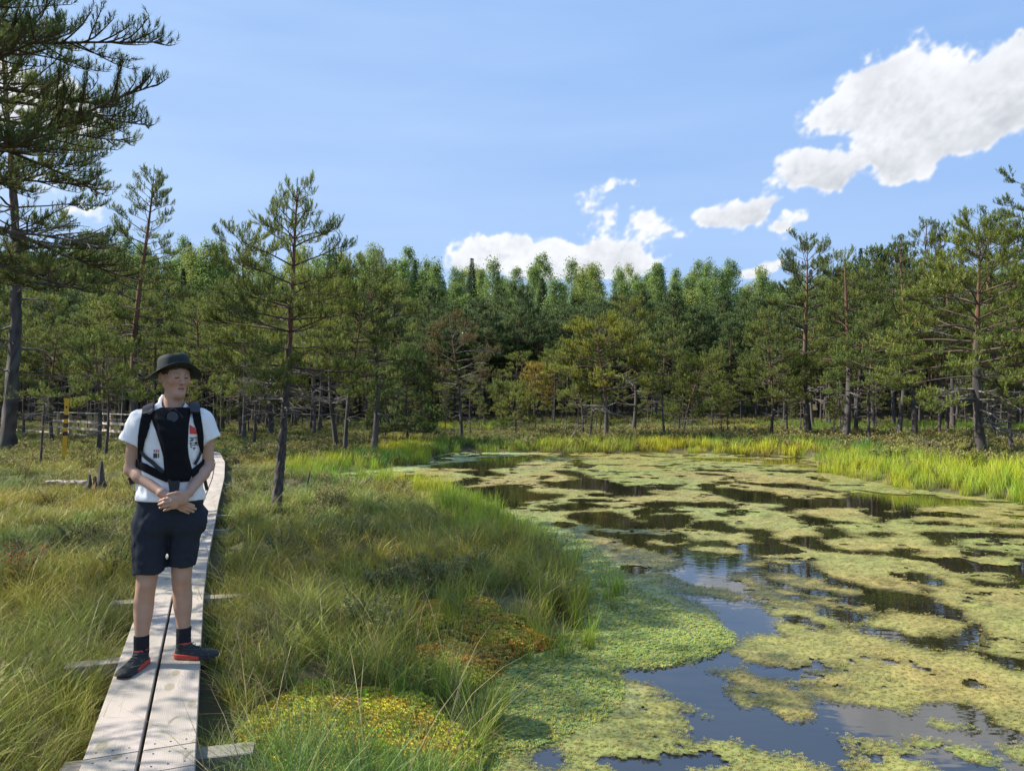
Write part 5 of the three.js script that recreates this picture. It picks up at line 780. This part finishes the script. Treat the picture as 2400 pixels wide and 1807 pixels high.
    if (y < 1.02) {
      const leg = (h, k, c, a) => {
        const at = (y) => { const [p, q] = y > k[1] ? [h, k] : y > c[1] ? [k, c] : [c, a], t = clamp((p[1] - y) / (p[1] - q[1]), 0, 1); return [mix(p[0], q[0], t), y, mix(p[2], q[2], t)]; };
        const ys = [0.9, 0.72, k[1] + 0.11, k[1] + 0.03, k[1] - 0.03, k[1] - 0.08, c[1], c[1] - 0.07, c[1] - 0.14, a[1], a[1] - 0.08], rs = [0.087, 0.078, 0.066, 0.059, 0.0555, 0.054, 0.0565, 0.053, 0.044, 0.035, 0.034];
        let l = 1e9; for (let i = 0; i < ys.length - 1; i++) { if (y > ys[i] + 0.12 || y < ys[i + 1] - 0.12) continue; l = Math.min(l, cap(x, y, z, at(ys[i]), at(ys[i + 1]), rs[i], rs[i + 1])); }
        if (l > 1e8) return 0.15;
        return smin(l, ell(x, y, z, [k[0], k[1] - 0.005, k[2] + 0.030], [0.030, 0.036, 0.029]), 0.02);
      };
      d = Math.min(d, leg([-0.10, 0.9, 0], [-0.132, 0.495, 0.012], [-0.145, 0.37, -0.018], [-0.156, 0.155, -0.015]), leg([0.085, 0.9, -0.01], [0.056, 0.510, -0.005], [0.064, 0.385, -0.035], [0.073, 0.165, -0.045]));
      if (y > 0.8) d = smin(d, ell(x, y, z, [-0.008, 0.95, 0], [0.145, 0.13, 0.09]), 0.05);
    }
    return d;
  };
  const skinCol = (x, y, z) => {
    let c = [0.45, 0.27, 0.195]; const n = 1 + 0.06 * noise3(x * 40, y * 40, z * 40);
    if (y > 1.53) {
      const [a, b, e] = head(x, y, z), m = Math.abs(a);
      if (e > 0.02) {
        const cheek = Math.exp(-((m - 0.045) ** 2 + (b + 0.03) ** 2) / 0.0007); c = [c[0] * (1 + 0.02 * cheek), c[1] * (1 - 0.1 * cheek), c[2] * (1 - 0.1 * cheek)];
        if (b < -0.046 && b > -0.076 && m < 0.023 - Math.abs(b + 0.06) * 0.5 && e > 0.07) c = [0.50, 0.22, 0.19];
        if (Math.abs(b + 0.0597) < 0.0035 && m < 0.017 && e > 0.06) c = [0.10, 0.035, 0.03];
        if (b > 0.026 && b < 0.036 + 0.006 * (1 - Math.abs(m - 0.03) / 0.02) && m > 0.012 && m < 0.048) c = [0.33, 0.21, 0.14];
        if (Math.abs(b - 0.005) < 0.0042 && m > 0.017 && m < 0.043) c = [0.10, 0.06, 0.05];
        if (m > 0.005 && m < 0.014 && b < -0.028 && b > -0.037 && e > 0.08) c = [0.16, 0.07, 0.055];
      }
    }
    return c.map((v) => v * n);
  };
  const skinMat = phys(0xffffff, 0.55, { vertexColors: true, side: THREE.FrontSide });
  obj('body', surface(skin, axis(-0.32, 0.30, 0.011, [[-0.10, 0.16, 0.0042]]), axis(0.05, 1.84, 0.012, [[0.885, 1.06, 0.0042], [1.565, 1.76, 0.004]]), axis(-0.16, 0.25, 0.011, [[-0.02, 0.12, 0.005], [0.14, 0.235, 0.0042]]), skinCol), skinMat, P);
  // hair and hat
  const hairMat = std(lin(0.055, 0.036, 0.022), 0.7);
  obj('hair', surface((x, y, z) => { const [a, b, e] = head(x, y, z); let d = ell(a, b, e, [0, 0.036, -0.014], [0.083, 0.094, 0.102]) + 0.003 * noise3(a * 90, b * 30, e * 90); d = Math.max(d, -(b - (e > 0.05 ? 0.052 + 0.008 * noise2(a * 120, 4) : e > 0.0 ? 0.018 - 0.1 * (0.03 - e) : -0.02))); return d; }, axis(-0.1, 0.13, 0.005), axis(1.62, 1.83, 0.005), axis(-0.13, 0.14, 0.005)), hairMat, P);
  {
    const hat = new THREE.Group(); hat.name = 'bucket_hat'; P.add(hat); hat.position.set(HC[0] - 0.004, HC[1] + 0.050, HC[2] - 0.010); hat.scale.setScalar(1.01); hat.rotation.set(-0.17, HY * 0.45, 0.06);
    const hm = std(0xffffff, 0.85, { vertexColors: true }), col = [0.014, 0.022, 0.022], lathe = (prof, wave, nm, tint) => { const m = new MB(), N = 72; prof.forEach(([r, y], i) => { for (let k = 0; k < N; k++) { const a = k / N * 6.28318, w = wave(a, i / (prof.length - 1)), q = r * (1 + w[0]); m.v(Math.sin(a) * q * 0.95, y + w[1], Math.cos(a) * q * 1.06, tint.map((v) => v * (0.9 + 0.25 * hash3(i, k, 3)))); } }); for (let i = 1; i < prof.length; i++) for (let k = 0; k < N; k++) { const k2 = (k + 1) % N; m.quad((i - 1) * N + k, (i - 1) * N + k2, i * N + k2, i * N + k); } return obj(nm, m.geo(true), hm, hat); };
    lathe([[0.095, -0.002], [0.096, 0.012], [0.095, 0.03], [0.0945, 0.05], [0.092, 0.062], [0.087, 0.074], [0.078, 0.083], [0.062, 0.088], [0.03, 0.089], [0.001, 0.088]], (a, t) => [0.02 * noise2(a < 3.14 ? a * 2 : (6.283 - a) * 2, t * 4) * sstep(0.1, 0.5, t), 0.012 * noise2(Math.sin(a) * 2, Math.cos(a) * 2 + 5) * sstep(0.4, 0.9, t)], 'crown', col);
    lathe([[0.0965, 0.014], [0.0978, 0.012], [0.0978, -0.004], [0.0965, -0.006]], () => [0, 0], 'band', col.map((v) => v * 0.6));
    const brim = []; for (let i = 0; i <= 8; i++) brim.push([mix(0.094, 0.158, i / 8), 0]); for (let i = 8; i >= 0; i--) brim.push([mix(0.094, 0.158, i / 8), -0.004]);
    lathe(brim, (a, t) => { const u = t <= 0.5 ? t * 2 : 2 - t * 2, s = Math.sin(a), c = Math.cos(a); return [0, u * (0.012 * c - 0.050 * s * s - 0.002) + 0.004 * u * Math.sin(a * 3 + 1)]; }, 'brim', col);
  }
  // ---- clothes
  const prof = [[0.93, 0.202, 0.138], [0.98, 0.198, 0.134], [1.05, 0.186, 0.126], [1.16, 0.174, 0.119], [1.28, 0.176, 0.121], [1.37, 0.188, 0.124], [1.45, 0.192, 0.108], [1.49, 0.165, 0.093], [1.53, 0.102, 0.078], [1.56, 0.074, 0.068], [1.62, 0.070, 0.066]];
  const torso = (x, y, z) => { let i = 0; while (i < prof.length - 2 && prof[i + 1][0] < y) i++; const t = clamp((y - prof[i][0]) / (prof[i + 1][0] - prof[i][0])), u = t * t * (3 - 2 * t), a = mix(prof[i][1], prof[i + 1][1], u), b = mix(prof[i][2], prof[i + 1][2], u), q = len3((x + 0.010) / a, z / b); return (q - 1) * Math.min(a, b) * 0.9; };
  const shirt = (x, y, z) => {
    let d = torso(x, y, z);
    const sl = (s, e, n, o) => { let a = cap(x, y, z, s, e, 0.064, 0.078); return smax(a, (x - o[0]) * n[0] + (y - o[1]) * n[1], 0.004); };
    d = smin(d, sl([-0.172, 1.452, -0.014], [-0.238, 1.28, -0.022], [-0.3, -0.954], [-0.245, 1.322]), 0.05);
    d = smin(d, sl([0.166, 1.454, -0.014], [0.222, 1.285, -0.022], [0.32, -0.947], [0.232, 1.336]), 0.05);
    d += 0.006 * (0.35 - Math.abs(noise3(x * 11 + y * 12, y * 6 - x * 8, z * 9))) + 0.004 * noise3(x * 13 + y * 9, y * 7, z * 12) + 0.003 * noise3(x * 31, y * 22 + x * 18, z * 30) - 0.004 * sstep(1.1, 0.95, y) * noise3(x * 22, y * 4, z * 22);
    d = smax(d, 0.972 - 0.03 * (x + 0.01) - y, 0.006);
    d = smax(d, (y + 1.05 * (z + 0.01) - 1.578) * 0.7, 0.004);
    return smax(d, -cap(x, y, z, [0.010, 1.66, 0.006], [-0.004, 1.45, 0.0], 0.064, 0.060), 0.004);
  };
  const frontZ = (x, y) => { let z = 0.26; for (let i = 0; i < 60; i++) { const d = shirt(x, y, z); if (d < 0.0006) break; z -= Math.max(d * 0.7, 0.0006); if (z < -0.05) break; } return z; };
  const cotton = phys(lin(0.80, 0.81, 0.83), 0.9, { sheen: 0.2, side: THREE.FrontSide });
  const tee = obj('tshirt', surface(shirt, axis(-0.36, 0.35, 0.0075), axis(0.93, 1.60, 0.0075), axis(-0.17, 0.19, 0.0075)), cotton, P);
  {
    const patch = (pts, c, nm) => { const m = new MB(), n = 6; for (let j = 0; j <= n; j++) for (let i = 0; i <= n; i++) { const u = i / n, v = j / n, x = mix(mix(pts[0][0], pts[1][0], u), mix(pts[3][0], pts[2][0], u), v), y = mix(mix(pts[0][1], pts[1][1], u), mix(pts[3][1], pts[2][1], u), v); m.v(x, y, frontZ(x, y) + 0.0025, c); } for (let j = 0; j < n; j++) for (let i = 0; i < n; i++) { const q = j * (n + 1) + i; m.quad(q, q + 1, q + n + 2, q + n + 1); } return m.geo(true); };
    const rect = (a, b, c, d) => [[a, b], [c, b], [c, d], [a, d]], ink = [0.015, 0.02, 0.03], red = [0.62, 0.07, 0.06], parts = [];
    parts.push(patch([[0.094, 1.370], [0.140, 1.366], [0.122, 1.405], [0.094, 1.424]], red));
    for (const [a, b, c, d] of [[0.094, 1.343, 0.140, 1.348], [0.100, 1.331, 0.118, 1.338], [0.094, 1.325, 0.112, 1.329], [0.126, 1.331, 0.142, 1.335], [0.096, 1.308, 0.106, 1.318], [0.110, 1.312, 0.116, 1.318], [0.122, 1.307, 0.138, 1.319], [0.096, 1.299, 0.142, 1.303], [0.098, 1.288, 0.108, 1.293], [0.112, 1.282, 0.128, 1.287], [0.117, 1.272, 0.121, 1.285]]) parts.push(patch(rect(a, b, c, d), ink));
    for (const x of [-0.098, -0.087, -0.076]) parts.push(patch([[x, 1.266], [x + 0.007, 1.266], [x + 0.004, 1.281], [x - 0.003, 1.281]], [0.55, 0.13, 0.10]));
    parts.push(patch(rect(-0.101, 1.232, -0.080, 1.260), [0.045, 0.048, 0.045]), patch(rect(-0.076, 1.234, -0.070, 1.259), [0.05, 0.05, 0.045]));
    obj('shirt_print', mergeGeometries(parts), std(0xffffff, 0.8, { vertexColors: true }), tee);
  }
  const shorts = (x, y, z) => {
    const w = (1.01 - y), leg = (h, k, rx, rz) => { const t = clamp((h[1] - y) / (h[1] - k[1]), -0.4, 1.4), cx = mix(h[0], k[0], t), cz = mix(h[2], k[2], t), a = mix(rx[0], rx[1], t), b = mix(rz[0], rz[1], t); return (len3((x - cx) / a, (z - cz) / b) - 1) * Math.min(a, b); };
    let R = smax(leg([-0.098, 0.90, 0], [-0.124, 0.55, 0.008], [0.108, 0.084], [0.122, 0.09]), y - 0.88, 0.05), L = smax(leg([0.085, 0.90, -0.005], [0.058, 0.57, -0.005], [0.104, 0.078], [0.12, 0.088]), y - 0.88, 0.05);
    R = smin(R, ell(x, y, z, [-0.192, 0.715, 0.0], [0.022, 0.095, 0.06]), 0.015); L = smin(L, ell(x, y, z, [0.166, 0.83, -0.02], [0.022, 0.06, 0.05]), 0.012);
    R = smax(R, 0.548 + 0.04 * (x + 0.12) - y, 0.006); L = smax(L, 0.573 - 0.03 * (x - 0.05) - y, 0.006);
    let d = smin(R, L, 0.015);
    const hip = smax((len3((x + 0.008) / 0.188, z / 0.128) - 1) * 0.128, Math.max(y - 1.02, 0.80 - y), 0.06);
    d = smin(d, hip, 0.06);
    return d + 0.007 * (0.3 - Math.abs(noise3(x * 12 + y * 14, y * 8 - x * 10, z * 11))) + 0.004 * noise3(x * 16 + y * 10, y * 11, z * 15) + 0.003 * noise3(x * 34, y * 26 - x * 20, z * 30) - 0.003 * sstep(0.014, 0.004, Math.abs(x + 0.004)) * sstep(0.76, 0.9, y) * (z > 0 ? 1 : 0);
  };
  const shortMat = phys(lin(0.022, 0.028, 0.042), 0.85, { specularIntensity: 0.4, side: THREE.FrontSide });
  const sh = obj('shorts', surface(shorts, axis(-0.28, 0.26, 0.0085), axis(0.52, 1.04, 0.0085), axis(-0.17, 0.18, 0.0085)), shortMat, P);
  // ---- socks and shoes
  const foot = (ankle, heel, dirAng, L, name) => {
    const c = Math.cos(dirAng), s = Math.sin(dirAng), G = new THREE.Group(); G.name = 'shoe'; G.position.set(heel[0], 0.001, heel[2]); G.rotation.y = dirAng; P.add(G);   // +z of the group runs from heel to toe
    const side = (z) => 0.036 + 0.010 * Math.sin(clamp(z / L) * 3.1) + 0.004 * sstep(0.4, 0.8, z / L);
    const plan = (x, z, g = 0) => { const zz = clamp(z, 0.036, L - 0.046), off = 0.008 * Math.sin(z / L * 3.14); return len3(x - off * 0, z - zz) - side(zz) - g; };
    const upper = (x, y, z) => { const top = mix(0.088, 0.052, sstep(0.06, 0.2, z / 1)) - 0.012 * sstep(L * 0.8, L, z); let d = smax(plan(x, z, -0.002 - Math.max(0, y - 0.03) * 0.35), y - top, 0.03); d = smin(d, cap(x, y, z, [0, 0.06, 0.055], [0, 0.092, 0.05], 0.042, 0.043), 0.02); d = smax(d, y - 0.104 - 0.15 * (0.05 - z) * (z < 0.05 ? 1 : -0.3), 0.006); d = smax(d, -cap(x, y, z, [0, 0.13, 0.05], [0, 0.08, 0.055], 0.036, 0.032), 0.006); return smax(d, 0.018 - y, 0.003) + 0.0015 * noise3(x * 60, y * 60, z * 60); };
    const um = std(0xffffff, 0.7, { vertexColors: true });
    obj('upper', surface(upper, axis(-0.07, 0.07, 0.0048), axis(0.008, 0.13, 0.0048), axis(-0.02, L + 0.02, 0.005), (x, y, z) => (y > 0.094 - 0.15 * Math.max(0, z - 0.05) && z < 0.10) ? [0.42, 0.06, 0.035] : z > L - 0.07 && y < 0.05 ? [0.02, 0.02, 0.022] : hash3(Math.round(x * 90), Math.round(y * 70), Math.round(z * 60)) > 0.82 ? [0.04, 0.045, 0.05] : [0.016, 0.018, 0.022]), um, G);
    obj('sole', surface((x, y, z) => smax(plan(x, z, 0.003), Math.max(y - mix(0.034, 0.022, sstep(0.05, L * 0.8, z)), 0.002 - y + 0.018 * sstep(L - 0.06, L + 0.01, z)), 0.006), axis(-0.07, 0.07, 0.0048), axis(-0.006, 0.05, 0.004), axis(-0.02, L + 0.02, 0.005), (x, y, z) => z < L * 0.62 && y > 0.006 ? [0.50, 0.055, 0.03] : [0.025, 0.02, 0.02]), um, G);
    for (let i = 0; i < 4; i++) { const lace = obj('lace', new THREE.CapsuleGeometry(0.0028, 0.034, 3, 6), std(lin(0.03, 0.03, 0.033), 0.8), G); lace.rotation.z = 1.57; lace.rotation.y = i % 2 ? 0.25 : -0.25; lace.position.set(0, 0.088 - 0.009 * i, 0.098 + 0.021 * i); }
    const sock = obj('sock', surface((x, y, z) => { const t = clamp((y - 0.07) / 0.13), cx = mix(heel[0] + s * 0.05, ankle[0], t), cz = mix(heel[2] + c * 0.05, ankle[2], t); return smax(len3(x - cx, z - cz) - 0.0425 - 0.0015 * noise3(x * 20, y * 60, z * 20), Math.max(y - ankle[1], 0.06 - y), 0.004); }, axis(ankle[0] - 0.09, ankle[0] + 0.09, 0.006), axis(0.05, 0.2, 0.007), axis(Math.min(ankle[2], heel[2]) - 0.07, Math.max(ankle[2], heel[2]) + 0.12, 0.006)), std(lin(0.010, 0.011, 0.016), 0.95), P);
    return sock;
  };
  const heelR = local(352, 1553), toeR = local(306, 1585), angR = Math.atan2(toeR[0] - heelR[0], toeR[2] - heelR[2]);
  heelR[0] = -0.156 - Math.sin(angR) * 0.05; heelR[2] = -0.015 - Math.cos(angR) * 0.05;
  foot([-0.156, 0.178, -0.015], heelR, angR, 0.29, 'right');
  const angL = 1.12, heelL = [0.073 - Math.sin(angL) * 0.05, 0, -0.045 - Math.cos(angL) * 0.05];
  foot([0.073, 0.19, -0.045], heelL, angL, 0.27, 'left');

  // ---- the black pack worn on the chest, a thing of its own
  const B = thing('chest_pack', 'black pack worn on the chest with shoulder straps, waist belt and a round cap', 'backpack', pos); B.rotation.y = yaw;
  const blk = phys(lin(0.007, 0.008, 0.011), 0.85, { specularIntensity: 0.3 }), mesh = phys(lin(0.045, 0.045, 0.055), 0.85), web = phys(lin(0.012, 0.013, 0.018), 0.6);
  {
    const rows = [[1.528, -0.062, 0.088], [1.505, -0.112, 0.098], [1.484, -0.118, 0.097], [1.437, -0.106, 0.090], [1.396, -0.091, 0.087], [1.297, -0.062, 0.084], [1.238, -0.048, 0.090], [1.16, -0.042, 0.108], [1.112, -0.032, 0.104], [1.088, -0.018, 0.094]];
    const edge = (y, j) => { let i = 0; while (i < rows.length - 2 && rows[i + 1][0] > y) i++; return mix(rows[i][j], rows[i + 1][j], clamp((rows[i][0] - y) / (rows[i][0] - rows[i + 1][0]))); };
    const m = new MB(), NU = 22, NV = 44, grid = (off) => { const s = m.n; for (let j = 0; j <= NV; j++) for (let i = 0; i <= NU; i++) { const y = mix(1.528, 1.088, j / NV), u = i / NU, x = mix(edge(y, 1), edge(y, 2), u), e = Math.min(1, Math.min(u, 1 - u) * 7, Math.min(j, NV - j) / NV * 14), bulge = (0.010 + 0.034 * Math.sqrt(e) * (0.75 + 0.25 * Math.sin(u * 3.14)) * (0.8 + 0.2 * sstep(1.15, 1.3, y))) + 0.004 * noise3(x * 22, y * 16, 2) * e + 0.003 * noise3(x * 50 + y * 25, y * 30, 8) * e; m.v(x, y, frontZ(x, Math.min(y, 1.50)) + (off ? bulge : 0.002) - 0.06 * Math.max(0, y - 1.5), [1, 1, 1]); } return s; };
    const a = grid(1), b = grid(0), C = NU + 1, q = (s, f) => { for (let j = 0; j < NV; j++) for (let i = 0; i < NU; i++) { const k = s + j * C + i; f ? m.quad(k, k + C, k + C + 1, k + 1) : m.quad(k, k + 1, k + C + 1, k + C); } }; q(a, true); q(b, false);
    for (let i = 0; i < NU; i++) { m.quad(a + i, a + i + 1, b + i + 1, b + i); const k = NV * C + i; m.quad(a + k, b + k, b + k + 1, a + k + 1); } for (let j = 0; j < NV; j++) { const k = j * C; m.quad(a + k, b + k, b + k + C, a + k + C); m.quad(a + k + NU, a + k + C + NU, b + k + C + NU, b + k + NU); }
    obj('front_panel', m.geo(true), blk, B);
  }
  // a band along points [x, y, z or null for the shirt's front, width], lying on the shirt
  const band = (pts, th, mat, name, lift = 0.004) => {
    const Q = []; for (let i = 0; i < pts.length - 1; i++) for (let k = 0; k < 8; k++) { const t = k / 8, a = pts[i], b = pts[i + 1], x = mix(a[0], b[0], t), y = mix(a[1], b[1], t), z = (a[2] === null || b[2] === null) ? frontZ(x, y) : mix(a[2], b[2], t); Q.push([x, y, z, mix(a[3], b[3], t)]); } { const l = pts[pts.length - 1]; Q.push([l[0], l[1], l[2] === null ? frontZ(l[0], l[1]) : l[2], l[3]]); }
    const m = new MB(); let last = null, v = new THREE.Vector3(), n = new THREE.Vector3(), t = new THREE.Vector3(), s = new THREE.Vector3();
    Q.forEach((p, i) => { const a = Q[Math.max(0, i - 1)], b = Q[Math.min(Q.length - 1, i + 1)]; t.set(b[0] - a[0], b[1] - a[1], b[2] - a[2]).normalize(); const e = 0.006; n.set(shirt(p[0] + e, p[1], p[2]) - shirt(p[0] - e, p[1], p[2]), shirt(p[0], p[1] + e, p[2]) - shirt(p[0], p[1] - e, p[2]), shirt(p[0], p[1], p[2] + e) - shirt(p[0], p[1], p[2] - e)).normalize(); s.crossVectors(t, n).normalize(); n.crossVectors(s, t).normalize(); const w = p[3] / 2, base = m.n; for (const [u, h] of [[-1, 0], [-1, 1], [-0.85, 1.25], [0.85, 1.25], [1, 1], [1, 0]]) m.v(p[0] + s.x * w * u + n.x * (lift + th * h), p[1] + s.y * w * u + n.y * (lift + th * h), p[2] + s.z * w * u + n.z * (lift + th * h), [1, 1, 1]); if (last !== null) for (let k = 0; k < 6; k++) m.quad(last + k, last + (k + 1) % 6, base + (k + 1) % 6, base + k); last = base; });
    return obj(name, m.geo(true), mat, B);
  };
  band([[-0.125, 1.36, -0.12, 0.055], [-0.130, 1.46, -0.112, 0.058], [-0.128, 1.512, -0.06, 0.06], [-0.126, 1.528, -0.005, 0.062], [-0.128, 1.515, 0.05, 0.064], [-0.130, 1.48, 0.088, 0.062]], 0.012, mesh, 'shoulder_pad', 0.006);
  band([[0.118, 1.36, -0.12, 0.05], [0.122, 1.46, -0.112, 0.052], [0.118, 1.522, -0.06, 0.054], [0.116, 1.538, -0.005, 0.056], [0.118, 1.522, 0.05, 0.058], [0.122, 1.485, 0.088, 0.056]], 0.012, mesh, 'shoulder_pad', 0.006);
  band([[-0.132, 1.49, null, 0.060], [-0.146, 1.42, null, 0.056], [-0.158, 1.35, null, 0.046], [-0.166, 1.29, null, 0.030], [-0.168, 1.24, null, 0.022], [-0.166, 1.18, null, 0.022]], 0.008, blk, 'strap', 0.005);
  band([[0.126, 1.495, null, 0.048], [0.140, 1.42, null, 0.042], [0.150, 1.35, null, 0.036], [0.156, 1.29, null, 0.026], [0.154, 1.25, null, 0.02]], 0.008, blk, 'strap', 0.005);
  band([[-0.166, 1.272, null, 0.022], [-0.11, 1.212, null, 0.022], [-0.045, 1.150, null, 0.022]], 0.004, web, 'strap', 0.009);
  band([[0.154, 1.262, null, 0.018], [0.138, 1.225, null, 0.018], [0.118, 1.185, null, 0.018]], 0.004, web, 'strap', 0.009);
  band([[-0.186, 1.20, 0.0, 0.042], [-0.172, 1.192, null, 0.044], [-0.11, 1.160, null, 0.046], [-0.05, 1.128, null, 0.050], [-0.015, 1.112, null, 0.05]], 0.007, blk, 'waist_belt', 0.005);
  band([[0.168, 1.19, 0.0, 0.04], [0.155, 1.172, null, 0.042], [0.13, 1.15, null, 0.045], [0.10, 1.125, null, 0.05]], 0.007, blk, 'waist_belt', 0.005);
  band([[0.006, 1.110, null, 0.068], [0.010, 1.075, null, 0.058], [0.012, 1.040, null, 0.050], [0.012, 1.000, null, 0.046]], 0.008, web, 'hanging_strap', 0.012);
  { const m = obj('buckle', new THREE.BoxGeometry(0.034, 0.042, 0.02), web, B); m.position.set(-0.214, 1.098, 0.01); m.rotation.z = 0.35; const m2 = obj('strap_end', new THREE.BoxGeometry(0.02, 0.09, 0.006), web, B); m2.position.set(0.186, 1.065, 0.03); m2.rotation.z = 0.22; }
  { const z = frontZ(0.0, 1.47) + 0.044, cg = obj('round_cap', new THREE.CylinderGeometry(0.031, 0.033, 0.014, 28), phys(lin(0.022, 0.025, 0.036), 0.45), B); cg.rotation.x = 1.45; cg.position.set(0.0, 1.472, z); const rg = obj('cap_rim', new THREE.TorusGeometry(0.036, 0.004, 8, 28), blk, B); rg.position.set(0, 1.472, z - 0.006); rg.rotation.x = -0.12; const tab = obj('cap_tab', new THREE.BoxGeometry(0.014, 0.02, 0.008), blk, B); tab.position.set(0.004, 1.509, z - 0.004); }
  { const m = obj('strap_clip', new THREE.TorusGeometry(0.011, 0.003, 6, 14), phys(lin(0.25, 0.24, 0.25), 0.35, { metalness: 0.7 }), B); m.position.set(-0.116, 1.503, frontZ(-0.116, 1.49) + 0.022); m.scale.set(0.6, 1.5, 1); m.rotation.z = -0.7; }
}
renderer.render(scene, camera);
